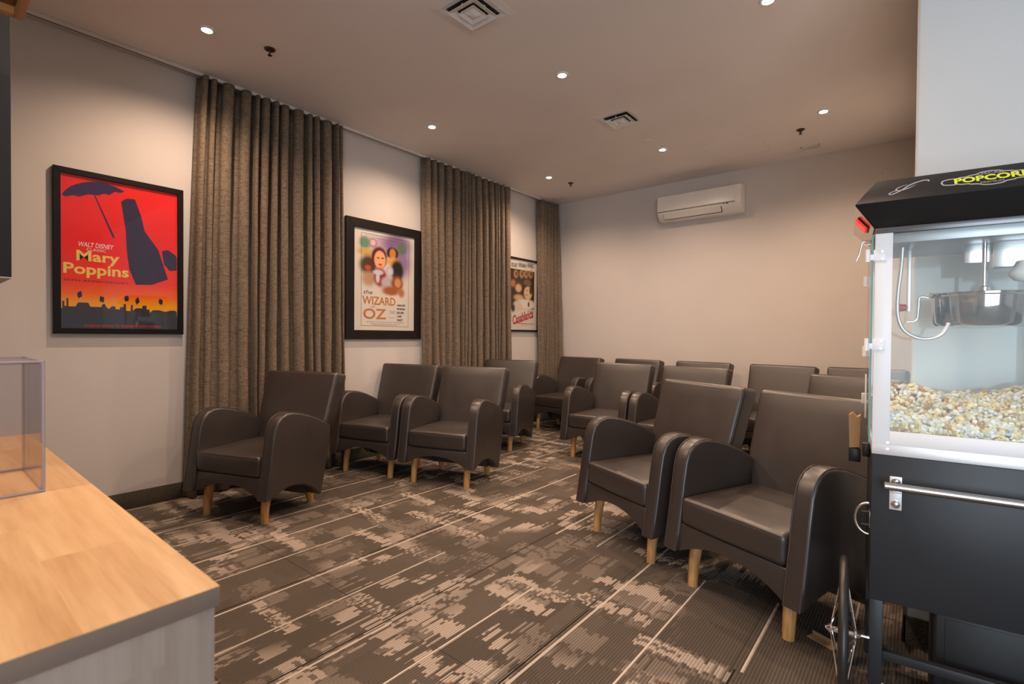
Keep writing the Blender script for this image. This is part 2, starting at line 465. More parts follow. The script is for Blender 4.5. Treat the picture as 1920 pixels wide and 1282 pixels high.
def diffuser(x, y, label):
    t_ = empty('air_diffuser', (x, y, ZC)); h = .145
    def frame_ring(bm, h0, z0, h1, z1, th=.0015):
        a = [bm.verts.new((sx*h0, sy*h0, z0)) for sx, sy in ((-1, -1), (1, -1), (1, 1), (-1, 1))]
        b = [bm.verts.new((sx*h1, sy*h1, z1)) for sx, sy in ((-1, -1), (1, -1), (1, 1), (-1, 1))]
        a2 = [bm.verts.new(v.co+Vector((0, 0, th))) for v in a]; b2 = [bm.verts.new(v.co+Vector((0, 0, th))) for v in b]
        for i in range(4):
            j = (i+1) % 4
            bm.faces.new((a[i], a[j], b[j], b[i])); bm.faces.new((a2[j], a2[i], b2[i], b2[j]))
            bm.faces.new((a[j], a[i], a2[i], a2[j])); bm.faces.new((b[i], b[j], b2[j], b2[i]))
    bm = bmesh.new(); frame_ring(bm, .19, -.001, h+.004, -.004); mesh_obj('face_plate', bm, M_ceil, t_)
    bm = bmesh.new(); frame_ring(bm, h+.004, -.006, h, -.0065); frame_ring(bm, h, -.0065, h-.035, -.001)
    mesh_obj('outer_frame', bm, M_white, t_)
    bm = bmesh.new(); box(bm, -.112, .112, -.112, .112, -.0022, -.0006); mesh_obj('duct_opening', bm, M_gap, t_)
    bm = bmesh.new(); frame_ring(bm, .106, -.024, .066, -.010); mesh_obj('vane', bm, M_white, t_)
    bm = bmesh.new(); frame_ring(bm, .108, -.0245, .104, -.024); frame_ring(bm, .064, -.026, .035, -.014); mesh_obj('vane', bm, M_white, t_)
    bm = bmesh.new(); r_ = bmesh.ops.create_cone(bm, cap_ends=True, segments=4, radius1=.052*1.414, radius2=.018, depth=.018)
    bmesh.ops.transform(bm, matrix=Matrix.Translation((0, 0, -.020)) @ Matrix.Rotation(R(180), 4, 'X') @ Matrix.Rotation(R(45), 4, 'Z'), verts=bm.verts[:])
    mesh_obj('centre_cone', bm, M_white, t_)
    for ax_, ay_ in ((-.09, 0), (.09, 0), (0, -.09), (0, .09)):
        bx('bracket', (ax_-.003, ax_+.003, ay_-.003, ay_+.003, -.024, -.002), M_white, t_, bev=0)
    tag(t_, label, 'vent', 'square ceiling air diffusers')
diffuser(-2.06, 2.14, 'large square air diffuser cut off by the top edge of the photo')
diffuser(-2.06, 4.01, 'square air diffuser farther back, between two downlights')

def grille(x, y, sx, sy, label, n=7):
    t_ = empty('exhaust_grille', (x, y, ZC))
    bm = bmesh.new()
    for d in ((-sx, sx, -sy, -sy+.012), (-sx, sx, sy-.012, sy), (-sx, -sx+.012, -sy, sy), (sx-.012, sx, -sy, sy)):
        box(bm, *d, -.006, 0)
    mesh_obj('frame', bm, M_trackm, t_)
    bm = bmesh.new(); box(bm, -sx+.01, sx-.01, -sy+.01, sy-.01, -.0015, -.0003); mesh_obj('duct_opening', bm, M_gap, t_)
    for i in range(n):
        yy = -sy+.012+(2*sy-.024)*(i+.5)/n
        bm = bmesh.new(); box(bm, -sx+.012, sx-.012, yy-.0035, yy+.0035, -.006, -.002)
        mesh_obj('slat', bm, M_trackm, t_)
    tag(t_, label, 'vent')
grille(-.87, 5.76, .085, .055, 'small rectangular grille in ceiling above the back wall, right of centre')
grille(-3.886, 5.80, .085, .055, 'small square grille in the ceiling at the corner curtain')
tag(bx('ceiling_sensor', (-2.10, -2.03, 4.57, 4.64, ZC-.008, ZC), M_ceil, bev=.003), 'faint flat white sensor plate on ceiling before the air conditioner', 'sensor')
bm = bmesh.new()
for d in ((-1.73, -1.20, 5.10, 5.103), (-1.73, -1.20, 5.60, 5.603), (-1.73, -1.727, 5.1, 5.6), (-1.203, -1.20, 5.1, 5.6)):
    box(bm, *d, ZC-.0015, ZC)
o = mesh_obj('access_hatch', bm, M_trackm)
bx('hatch_panel', (-1.726, -1.204, 5.104, 5.599, ZC-.001, ZC), M_ceil, o, bev=0)
tag(o, 'flush square access hatch outline in the ceiling above the air conditioner', 'hatch')

# curtain track
tr = empty('curtain_track', (-4.115, 0, ZC))
bx('rail', (-.020, .020, -1.79, 6.04, -.022, 0), M_trackm, tr, bev=.002)
bx('slot', (-.004, .004, -1.79, 6.03, -.0235, -.022), M_gap, tr, bev=0)
tag(tr, 'white curtain track running along the ceiling above the left wall', 'curtain track')

# ------------------------------------------------------------------ curtains
def curtain(label, yt0, yt1, yb0, yb1, folds, seed, wrap=0):
    rnd = random.Random(seed); bm = bmesh.new()
    # irregular fold positions
    w = [rnd.choice((.55, .8, 1.0, 1.2, 1.7))*rnd.uniform(.9, 1.1) for _ in range(folds)]; cs = [0]
    for x in w: cs.append(cs[-1]+x)
    cs = [x/cs[-1] for x in cs]
    amp = [rnd.uniform(.75, 1.08) for _ in range(folds)]
    ampb = [rnd.choice((.35, .6, .9, 1.05)) for _ in range(folds)]
    drift = [rnd.uniform(-.55, .55) for _ in range(folds+1)]
    K = 12; NZ = 26; top = ZC-.0242; bot = .012; grid = []
    for iz in range(NZ+1):
        tz = iz/NZ; z = top+(bot-top)*tz; row = []
        for f in range(folds):
            for k in range(K):
                q = k/K
                a0 = cs[f]+drift[f]*tz*tz/folds*(0 if f == 0 else 1); a1 = cs[f+1]+drift[f+1]*tz*tz/folds*(0 if f == folds-1 else 1)
                # overlapping S-curve: ripple fold leaning back on itself
                ph = 2*math.pi*q
                uu = a0+(a1-a0)*(q + (.125-.06*tz)*math.sin(2*ph))
                ed = 1
                A = .052*amp[f]*(1-tz+tz*ampb[f])
                dx = A*(math.cos(ph)*-1)
                if f == 0 and k == 0 and False: dx = 0
                dx += .006*math.sin(9*z+f*1.7+seed)*tz
                y0 = yt0+(yb0-yt0)*tz**.8; y1 = yt1+(yb1-yt1)*tz
                y = y0+(y1-y0)*uu
                x = -4.099+dx+.010*tz
                if wrap:
                    e_ = max(0, uu-.45)/.55
                    x += wrap*e_*e_*(.25+.75*min(1, tz*1.4))
                row.append(bm.verts.new((x, y, z)))
        f = folds-1
        x = row[-1].co.x; row.append(bm.verts.new((-4.099-.052+ (wrap*(.25+.75*min(1, tz*1.4)) if wrap else 0), yt1+(yb1-yt1)*tz, z)))
        grid.append(row)
    for i in range(NZ):
        for j in range(len(grid[0])-1):
            bm.faces.new((grid[i][j], grid[i+1][j], grid[i+1][j+1], grid[i][j+1]))
    o = mesh_obj('curtain', bm, M_curt, smooth=80)
    md = o.modifiers.new('thick', 'SOLIDIFY'); md.thickness = .003; md.offset = 0
    for j in range(folds):
        y = yt0+(yt1-yt0)*(cs[j]+cs[j+1])/2
        bx('glider', (-4.119, -4.109, y-.006, y+.006, top-.012, top), M_trackm, o, bev=0)
    # hem band
    tag(o, label, 'curtain', 'floor-length brown curtains')
curtain('widest brown linen curtain between the red poster and the wide-framed poster', 1.395, 2.555, 1.300, 2.59, 14, 3)
curtain('brown linen curtain between the wide-framed and the thin-framed posters', 3.52, 4.955, 3.565, 5.03, 16, 11)
curtain('brown linen curtain in the far corner beside the back wall', 5.605, 5.985, 5.655, 5.97, 9, 5, wrap=.165)

# ------------------------------------------------------------------ armchairs
def arm_profile():
    P = [(-.088, .172), (-.074, .26), (-.055, .38), (-.038, .50), (-.022, .59), (.000, .640), (.035, .672), (.08, .688), (.13, .688),
         (.20, .675), (.29, .648), (.38, .612), (.45, .578), (.495, .545), (.508, .50), (.490, .42), (.462, .30), (.435, .19), (.405, .082),
         (.385, .082), (.35, .118), (.30, .158), (.24, .188), (.17, .207), (.10, .212), (.04, .203), (-.02, .188), (-.06, .172)]
    return P
def make_chair():
    t_ = empty('armchair')
    prof = arm_profile()
    for sgn in (-1, 1):
        x0, x1 = (.263, .347) if sgn > 0 else (-.347, -.263)
        o = mesh_obj('armrest', extrude_profile(prof, x0, x1, .013, 4), M_leather, t_, 50)
        # twin piping seams following the arm edge
        for xs in (x0+.010, x1-.010):
            pts = spline([(xs, a, b) for a, b in prof[:15]], 3)
            cen = Vector((xs, .2, .4)); pts = [p+(p-cen).normalized()*.0005 for p in pts]
            bm = bmesh.new(); tube(bm, pts, .0022, 6)
            mesh_obj('piping', bm, M_stitch, o, 60)
    # front rail with arched lower edge
    N = 16; pr = []
    for i in range(N+1):
        x = -.264+.528*i/N; q = abs(x)/.264
        pr.append((x, .172+.070*(1-q**2.2)))
    pr += [(.264, .302), (-.264, .302)]
    bm = extrude_profile(pr, -.072, .02, .006, 2, 'xz')
    for v in bm.verts:
        v.co.y += (v.co.z-.172)*.14
    mesh_obj('front_rail', bm, M_leather, t_, 40)
    bm = bmesh.new(); box(bm, -.262, .262, .02, .45, .235, .30); box(bm, -.262, .262, .34, .455, .092, .34)
    mesh_obj('seat_base', bm, M_leather, t_)
    # seat cushion
    bm = rbox(.262, .27, .066, .026, 8, 4)
    for v in bm.verts:
        x, y, z = v.co
        cr = (1-(x/.262)**2)*(1-(y/.27)**2)
        if z > 0: z += .012*max(cr, 0)
        y2 = y
        if y < 0: y2 = y-.008*(1-(x/.262)**2)*(1-(z/.08)**2)
        v.co = (x, y2+.205, z+.368+.0)
    cu = mesh_obj('seat_cushion', bm, M_leather, t_, 80)
    bm = bmesh.new(); tube(bm, [(-.245, -.062, .4225), (0, -.068, .4265), (.245, -.062, .4225)], .0022, 6)
    mesh_obj('piping', bm, M_stitch, cu, 60)
    # backrest
    H = .60
    bm = rbox(.32, .062, H/2, .026, 8, 4)
    for v in bm.verts:
        x, y, z = v.co; q = (z+H/2)/H      # 0 bottom .. 1 top
        wdt = .262+(.322-.262)*min(1, max(0, (q-.20)/.20))*(.72+.28*q)
        x = x*wdt/.32
        yc = .478+.185*q
        crown = .010*(1-(x/.32)**2)*math.sin(math.pi*min(1, max(0, q)))
        if y < 0: y -= crown
        tk = 1.0+.05*q
        v.co = (x, yc+y*tk, .335+q*.585-(y+.062)*.22*q)
    bk = mesh_obj('backrest', bm, M_leather, t_, 80)
    for sx_ in (-1, 1):
        pts = []
        for i in range(9):
            q = .42+.55*i/8; wdt = .262+(.322-.262)*min(1, max(0, (q-.20)/.20))*(.72+.28*q)
            pts.append((sx_*(wdt-.004), .478+.185*q-.048, .335+q*.585-.003))
        bm = bmesh.new(); tube(bm, pts, .0025, 6)
        mesh_obj('piping', bm, M_stitch, bk, 60)
    # legs
    for sx_ in (-1, 1):
        x = .240*sx_
        bm = bmesh.new()
        tube(bm, spline([(x, .034, .235), (x, .022, .17), (x, .008, .09), (x, .002, 0)], 5), [.031-.0085*min(1, i/15) for i in range(16)], 16)
        mesh_obj('leg', bm, M_leg, t_, 50)
        bm = bmesh.new()
        tube(bm, [(.225*sx_, .405, .13), (.225*sx_, .412, .09), (.222*sx_, .440, 0)], [.028, .027, .022], 16)
        mesh_obj('leg', bm, M_leg, t_, 50)
    return t_
CH = [('a', -3.415, 1.367, 20.8, 'brown vinyl armchair before the widest curtain, nearest the red poster'),
      ('b', -3.655, 2.535, 15.2, 'brown armchair below the wide-framed poster, left one of a touching pair'),
      ('c', -2.955, 2.722, 17.6, 'brown armchair on the open carpet, right one of the left-hand pair'),
      ('d', -3.515, 3.935, 17.6, 'brown armchair half hidden behind the left-hand pair, below the thin-framed poster'),
      ('e', -3.572, 5.215, -1.5, 'brown armchair in the far corner by the corner curtain'),
      ('e2', -2.800, 5.235, -6, 'brown armchair against the back wall, second from the corner curtain'),
      ('e3', -1.990, 5.22, -6, 'brown armchair top showing against back wall, third from the corner curtain'),
      ('k', -1.185, 5.16, -8, 'brown armchair against back wall, its back seen between the two front right chairs'),
      ('m', -.475, 5.19, -8, 'brown armchair against back wall, seen partly through the popcorn cabinet glass'),
      ('f', -2.420, 4.235, 1.0, 'brown armchair of the middle right row, nearest the aisle'),
      ('f2', -1.690, 4.18, -3, 'brown armchair mostly hidden right behind the front right pair, its top just visible'),
      ('n', -.605, 3.92, -22, 'brown armchair back directly behind the front chair that touches the popcorn cart'),
      ('g', -1.310, 2.618, -24.4, 'front row armchair on the right, its left neighbour side open to the aisle'),
      ('h', -.612, 2.325, -22.3, 'nearest and largest armchair, beside the popcorn cart')]
ch0 = None
for i, (k, x, y, a, lab) in enumerate(CH):
    if ch0 is None: ch = ch0 = make_chair()
    else: ch = copy_tree(ch0)
    ch.location = (x, y, 0); ch.rotation_euler = (0, 0, R(a)); tag(ch, lab, 'armchair', 'brown armchairs in rows')

# ------------------------------------------------------------------ posters
PM = Matrix(((0, 0, 1, 0), (1, 0, 0, 0), (0, 1, 0, 0), (0, 0, 0, 1)))   # text x -> world y, text y -> world z, normal -> world x
def poster(name, label, y0, y1, z0, z1, bw, fm, depth=.032):
    t_ = empty(name, (XL, (y0+y1)/2, z0))
    w, h = (y1-y0), (z1-z0)
    # frame: four mitred bars
    for (a0, b0), (a1, b1), (c1, d1), (c0, d0) in (
        ((-w/2, 0), (w/2, 0), (w/2-bw, bw), (-w/2+bw, bw)), ((w/2, 0), (w/2, h), (w/2-bw, h-bw), (w/2-bw, bw)),
        ((w/2, h), (-w/2, h), (-w/2+bw, h-bw), (w/2-bw, h-bw)), ((-w/2, h), (-w/2, 0), (-w/2+bw, bw), (-w/2+bw, h-bw))):
        bm = extrude_profile([(a0, b0), (a1, b1), (c1, d1), (c0, d0)], .001, depth, .0015, 1)
        mesh_obj('frame_rail', bm, fm, t_)
    bx('backing', (.0012, depth-.016, -w/2+bw*.5, w/2-bw*.5, bw*.5, h-bw*.5), M_gap, t_, bev=0)
    bx('glass', (depth-.0065, depth-.0045, -w/2+bw+.0005, w/2-bw-.0005, bw+.0005, h-bw-.0005), M_pglass, t_, bev=0)
    tag(t_, label, 'poster')
    pw, ph = w-2*bw, h-2*bw
    xo = depth-.0155
    def at(u, v, k=0): return Vector((xo+k*.0003, -w/2+bw+u*pw, bw+v*ph))
    return t_, pw, ph, at
def polypr(name, pts, at, material, parent, k=1):
    bm = bmesh.new(); vs = [bm.verts.new(at(u, v, k)) for u, v in pts]; f = bm.faces.new(vs)
    bm.normal_update()
    if f.normal.x < 0: f.normal_flip()
    bmesh.ops.triangulate(bm, faces=[f])
    return mesh_obj(name, bm, material, parent)
def ell(cu, cv, ru, rv, a0=0, a1=360, n=28):
    return [(cu+ru*math.cos(R(a0+(a1-a0)*i/n)), cv+rv*math.sin(R(a0+(a1-a0)*i/n))) for i in range(n+1)][: n if a1-a0 == 360 else n+1]
def ptext(name, s_, u, v, hgt, at, material, parent, width=None, align='CENTER', k=3, rot=0, pw=1, shear=0, bold=0):
    o = text_mesh(name, s_, 1, material, None, Matrix.Identity(4), align, 1, shear, .0, bold)
    me = o.data; xs = [v_.co.x for v_ in me.vertices]; ys = [v_.co.y for v_ in me.vertices]
    x0, x1, ya, yb = min(xs), max(xs), min(ys), max(ys)
    sy = hgt/(yb-ya); sx = sy if width is None else width*pw/(x1-x0)
    cx = (x0+x1)/2 if align == 'CENTER' else x0
    me.transform(PM @ Matrix.Rotation(R(rot), 4, 'Z') @ Matrix.Diagonal((sx, sy, 1, 1)) @ Matrix.Translation((-cx, -(ya+yb)/2, 0)))
    me.transform(Matrix.Translation(at(u, v, k)))
    o.parent = parent
    return o
def paint_print(parent, at, NU, NV, fn):
    """flat printed sheet, its ink laid down as a colour attribute"""
    U, V = np.meshgrid(np.linspace(0, 1, NU), np.linspace(0, 1, NV))
    colr = np.clip(fn(U, V), 0, 1)
    vs = [tuple(at(float(u), float(v), 0)) for u, v in zip(U.ravel(), V.ravel())]
    fs = [(j*NU+i, j*NU+i+1, (j+1)*NU+i+1, (j+1)*NU+i) for j in range(NV-1) for i in range(NU-1)]
    me = bpy.data.meshes.new('print_sheet'); me.from_pydata(vs, [], fs)
    a = me.color_attributes.new('ink', 'FLOAT_COLOR', 'POINT')
    arr = np.ones((NU*NV, 4), np.float32); arr[:, :3] = colr.reshape(-1, 3); a.data.foreach_set('color', arr.ravel())
    m = bpy.data.materials.get('printed_ink')
    if not m:
        m = mat('printed_ink', (1, 1, 1), .55, spec=.2); t = NT(m); at_ = t.n('ShaderNodeAttribute'); at_.attribute_name = 'ink'
        t.l(at_.outputs['Color'], t.b.inputs['Base Color'])
    me.materials.append(m)
    o = bpy.data.objects.new('print_sheet', me); COL.objects.link(o); o.parent = parent
    return o
def lin(r, g, b): return np.array([(x/255)**2.2 for x in (r, g, b)])
def blob(C_, U, V, cu, cv, ru, rv, col, soft=.35, rot=0, asp=1.5):
    du = U-cu; dv = (V-cv)*asp; cr, sr = math.cos(R(rot)), math.sin(R(rot))
    a = (du*cr+dv*sr)/ru; b = (-du*sr+dv*cr)/(rv*asp)
    d = np.sqrt(a*a+b*b); m = np.clip((1+soft-d)/(2*soft), 0, 1)[..., None]; m = m*m*(3-2*m)
    return C_*(1-m)+lin(*col)*m

# poster 1 : red / orange, dark shapes
P1, pw, ph, at1 = poster('framed_poster', 'large red and orange poster in a thin black frame, leftmost on wall', .606, 1.312, 1.188, 2.232, .036, M_frame)
def z1(x, y):   # traced position on the sheet -> (u, v)
    t_ = (x-165)/755; u = t_/(1.17-.17*t_); h = 1000-145*t_
    yb = 1140+5*t_
    return (u, (yb-y)/h)
def fn1(U, V):
    C_ = np.zeros(U.shape+(3,)); C_[:] = lin(240, 26, 8)
    stops = [(0, (60, 60, 80)), (.10, (60, 60, 80)), (.101, (252, 190, 30)), (.17, (250, 165, 25)), (.23, (250, 105, 14)), (.32, (246, 50, 8)), (.55, (240, 20, 6)), (1, (236, 24, 6))]
    for k in range(3):
        C_[..., k] = np.interp(V, [s_[0] for s_ in stops], [lin(*s_[1])[k] for s_ in stops])
    return C_
paint_print(P1, at1, 40, 160, fn1)
PUR = flat('poster_purple', (.030, .012, .075)); DRK = flat('poster_dark_ink', (.026, .010, .050)); YEL = flat('poster_yellow', (.90, .66, .16))
WHI = flat('poster_white', (.85, .80, .78)); ROOF = flat('poster_slate', (.040, .040, .060)); RED2 = flat('poster_red_ink', (.55, .02, .03))
# plain umbrella-like dome shape
dome = [z1(*p) for p in ((172, 285), (190, 262), (225, 235), (270, 217), (320, 207), (360, 203), (420, 206), (480, 220), (530, 240), (585, 268),
        (555, 277), (520, 270), (485, 290), (450, 280), (415, 292), (385, 288), (350, 284), (315, 292), (285, 300), (262, 290), (230, 290), (200, 298), (185, 288))]
polypr('printed_shape', dome, at1, PUR, P1)
# plain tapered column and ribbon stand-in for the artwork's figure
col1 = [z1(*p) for p in ((560, 330), (600, 312), (650, 318), (690, 425), (712, 520), (800, 640), (862, 828), (760, 862), (655, 862), (612, 760), (596, 640), (590, 520))]
polypr('printed_shape', col1, at1, DRK, P1)
polypr('printed_shape', [z1(*p) for p in ((384, 288), (392, 288), (520, 560), (508, 566))], at1, PUR, P1)
polypr('printed_shape', [z1(*p) for p in ((822, 650), (860, 640), (905, 672), (918, 690), (918, 772), (872, 774), (835, 730))], at1, DRK, P1)
sky = [(168, 1138), (168, 1010), (176, 1010), (176, 965), (190, 965), (190, 998), (203, 998), (203, 948), (216, 948), (216, 1000), (262, 1002), (280, 975), (345, 977), (360, 1003), (430, 1005), (440, 985),
       (455, 985), (460, 1000), (478, 1018), (500, 1000), (520, 1000), (524, 1018), (550, 1020), (552, 1005), (575, 1005), (576, 985), (590, 985), (592, 1028), (620, 1030), (624, 990), (634, 990), (636, 1028), (655, 1012),
       (695, 1012), (698, 995), (722, 995), (726, 1022), (742, 1018), (745, 1040), (765, 1024), (805, 1024), (845, 1034), (878, 1026), (905, 1026), (918, 1034), (918, 1144)]
polypr('printed_roofline', [z1(*p) for p in sky], at1, ROOF, P1, 2)
u, v = z1(400, 612); ptext('lettering', 'WALT DISNEY', u, v, .030, at1, WHI, P1, width=.285, pw=pw, shear=.2, bold=.01)
u, v = z1(400, 641); ptext('lettering', 'CLASSIC', u, v, .018, at1, WHI, P1, width=.155, pw=pw)
u, v = z1(413, 695); ptext('lettering', 'Mary', u, v, .088, at1, YEL, P1, width=.35, pw=pw, bold=.026)
u, v = z1(405, 778); ptext('lettering', 'Poppins', u, v, .090, at1, YEL, P1, width=.53, pw=pw, bold=.026)
u, v = z1(405, 842); ptext('lettering', '30TH ANNIVERSARY', u, v, .012, at1, flat('poster_maroon', (.10, .01, .01)), P1, width=.53, pw=pw)
u, v = z1(580, 1127); ptext('lettering', 'COMING SOON TO THEATRES EVERYWHERE', u, v, .016, at1, RED2, P1, width=.66, pw=pw, bold=.02)
for k, (xx, yy, a) in enumerate(((290, 925, 20), (435, 955, -10), (595, 950, 5), (665, 965, 30), (815, 970, -15))):
    uu, vv = z1(xx, yy)
    polypr('printed_shape', [(uu+.020*math.cos(R(a+q)), vv+.030*math.sin(R(a+q))*(1 if i % 2 else .55)) for i, q in enumerate(range(0, 360, 45))], at1, DRK, P1, 1)

# poster 2 : wide frame, white sheet, soft coloured art
P2, pw2, ph2, at2 = poster('framed_poster', 'white poster of airbrushed portraits in a wide dark frame, between two curtains', 2.645, 3.552, 1.152, 2.308, .088, M_frame2, .030)
def z2(x, y):
    t_ = (x-143)/(720-143); hl, hr = 998, 888; k = hl/hr-1; u = t_/(1+k-k*t_); h = hl+(hr-hl)*t_
    return (u, (1145+8*t_-y)/h)
def fn2(U, V):
    C_ = np.zeros(U.shape+(3,)); C_[:] = lin(226, 218, 208)
    r = np.random.RandomState(3)
    def B(x, y, rx, ry, col, soft=.35, rot=0):
        nonlocal C_
        u, v = z2(x, y); C_ = blob(C_, U, V, u, v, rx/560, ry/960, col, soft, rot)
    B(400, 330, 150, 90, (190, 170, 190), .6); B(560, 330, 130, 110, (128, 100, 140), .5); B(600, 500, 90, 150, (150, 120, 165), .6)
    B(250, 300, 45, 60, (110, 150, 125), .4); B(260, 390, 70, 35, (214, 176, 96), .5); B(328, 303, 34, 42, (180, 120, 120), .2); B(328, 303, 24, 30, (225, 195, 195), .3)
    B(600, 370, 45, 60, (95, 120, 95), .5)
    B(285, 520, 75, 95, (84, 62, 52), .35); B(280, 540, 28, 22, (200, 80, 50), .3); B(290, 650, 60, 70, (190, 150, 120), .5)
    B(390, 450, 72, 105, (98, 30, 20), .18); B(395, 470, 52, 88, (242, 178, 130), .15); B(378, 450, 14, 6, (90, 50, 40), .3); B(420, 455, 13, 6, (90, 50, 40), .3); B(398, 516, 17, 8, (180, 40, 40), .3)
    B(400, 640, 60, 90, (150, 36, 32), .3); B(380, 590, 45, 25, (215, 205, 225), .3); B(375, 640, 18, 50, (220, 210, 220), .3)
    B(515, 410, 55, 60, (30, 24, 22), .2); B(516, 412, 30, 50, (210, 130, 70), .3); B(520, 490, 60, 45, (222, 170, 90), .4); B(560, 580, 60, 110, (30, 26, 28), .3)
    B(488, 580, 36, 52, (190, 180, 195), .25); B(488, 585, 22, 34, (215, 208, 215), .3); B(470, 690, 60, 60, (190, 180, 190), .35)
    B(560, 700, 58, 75, (150, 80, 40), .3); B(566, 695, 30, 45, (214, 150, 96), .3); B(500, 770, 80, 45, (170, 92, 48), .4); B(600, 790, 30, 45, (190, 120, 70), .5)
    C_ *= (1+.05*(r.rand(*U.shape)[..., None]-.5))
    return C_
paint_print(P2, at2, 130, 200, fn2)
ORG = flat('poster_orange_ink', (.56, .20, .06)); BLK = flat('poster_black_ink', (.02, .016, .016)); GREY = flat('poster_grey_ink', (.12, .10, .10))
def outline(pts, wd):   # thin printed rule
    n = len(pts); return [(pts[i], pts[(i+1) % n]) for i in range(n)]
bm = bmesh.new()
q = [(.115, .045), (.895, .040), (.905, .955), (.115, .958)]
for (a, b), (c_, d) in outline(q, 0):
    A = at2(a, b, 1); B_ = at2(c_, d, 1); dd = (B_-A).normalized(); nn = Vector((0, -dd.z, dd.y))*.0016
    vs = [bm.verts.new(p) for p in (A-nn, B_-nn, B_+nn, A+nn)]; bm.faces.new(vs)
mesh_obj('printed_border', bm, BLK, P2)
u, v = z2(283, 778); ptext('lettering', 'the', u, v, .040, at2, flat('poster_brown_ink', (.10, .03, .03)), P2, width=.14, pw=pw2, shear=.3)
u, v = z2(390, 865); ptext('lettering', 'WIZARD', u, v, .082, at2, ORG, P2, width=.54, pw=pw2, bold=.02)
u, v = z2(330, 922); ptext('lettering', 'OF', u, v, .022, at2, ORG, P2, width=.07, pw=pw2)
u, v = z2(348, 990); ptext('lettering', 'OZ', u, v, .105, at2, ORG, P2, width=.37, pw=pw2, bold=.02)
for tx_, yy, ww in (('GARLAND', 907, .145), ('MORGAN', 942, .14), ('BOLGER', 978, .12), ('LAHR', 1013, .08), ('HALEY', 1049, .10)):
    u, v = z2(560, yy); ptext('lettering', tx_, u, v, .021, at2, BLK, P2, width=ww, pw=pw2, align='LEFT', bold=.04)
def fineprint(parent, at, u0, u1, v, hgt, material, seed=1):
    rnd = random.Random(seed); bm = bmesh.new(); u = u0
    while u < u1:
        w_ = rnd.uniform(.008, .03); A = at(u, v, 1); B_ = at(min(u+w_, u1), v, 1)
        vs = [bm.verts.new(p) for p in (A, B_, B_+Vector((0, 0, hgt)), A+Vector((0, 0, hgt)))]; bm.faces.new(vs); u += w_+.008
    mesh_obj('fine_print', bm, material, parent)
for i, (u0, u1, v) in enumerate(((.20, .82, .082), (.26, .76, .064), (.30, .70, .050), (.35, .80, .925), (.55, .68, .20), (.58, .66, .188), (.57, .69, .176), (.56, .67, .13))):
    fineprint(P2, at2, u0, u1, v, .0045, GREY, i)

# poster 3 : thin frame, brown portrait, red script
P3, pw3, ph3, at3 = poster('framed_poster', 'narrow-looking sepia poster with red script in thin black frame, half behind curtain', 4.985, 5.690, 1.252, 2.238, .024, M_frame, .028)
def z3(x, y):    # zoom coordinates of the visible right part: x 50..420, y 125..1175
    t_ = (x-50)/(415-50); u = .10+.90*t_; top = 118+62*t_; bot = 1185-8*t_
    return (u, (bot-y)/(bot-top))
def fn3(U, V):
    C_ = np.zeros(U.shape+(3,)); C_[:] = lin(214, 204, 192)
    inn = ((U < .90) & (V < .865) & (V > .30))[..., None]
    C_ = np.where(inn, lin(52, 30, 20), C_)
    def B(x, y, rx, ry, col, soft=.35, rot=0):
        nonlocal C_
        u, v = z3(x, y); D = blob(C_, U, V, u, v, rx/400, ry/1050, col, soft, rot); C_ = D
    for x in (125, 200, 260, 325): B(x, 350, 28, 60, (170, 130, 85), .4); B(x+5, 345, 14, 30, (90, 60, 40), .4)
    B(90, 490, 32, 55, (165, 110, 70), .4)
    B(175, 530, 55, 75, (70, 44, 30), .3); B(160, 560, 40, 62, (205, 165, 120), .3); B(165, 700, 60, 45, (200, 160, 120), .5)
    B(285, 480, 55, 55, (110, 80, 58), .2); B(280, 530, 75, 14, (60, 40, 30), .3, -8); B(290, 630, 55, 100, (214, 180, 140), .2); B(330, 590, 22, 60, (80, 56, 40), .3)
    B(275, 590, 9, 8, (60, 40, 30), .3); B(268, 660, 14, 7, (120, 70, 50), .3)
    B(260, 800, 130, 80, (222, 210, 196), .3); B(150, 830, 60, 80, (205, 190, 175), .3); B(300, 800, 12, 40, (60, 50, 45), .4)
    B(90, 860, 25, 60, (50, 36, 30), .5); B(240, 1000, 200, 90, (214, 204, 192), .3)
    return C_
paint_print(P3, at3, 90, 150, fn3)
for tx_, xx, ww in (('BOGART', 105, .20), ('BERGMAN', 212, .25), ('HENREID', 322, .22)):
    u, v = z3(xx, 220); ptext('lettering', tx_, u, v, .058, at3, flat('poster_steel_ink', (.07, .09, .13)), P3, width=ww, pw=pw3, bold=.03)
SCR = flat('poster_script_red', (.42, .015, .03))
u, v = z3(222, 985); ptext('lettering', 'Casablanca', u, v, .125, at3, SCR, P3, width=.70, pw=pw3, rot=14, shear=.35, bold=.03)
for i, (u0, u1, v, hh) in enumerate(((.38, .92, .085, .010), (.48, .82, .062, .004), (.68, .90, .272, .008), (.68, .90, .255, .006), (.16, .84, .935, .003))):
    fineprint(P3, at3, u0, u1, v, hh, flat('poster_umber', (.08, .04, .03)), i+20)

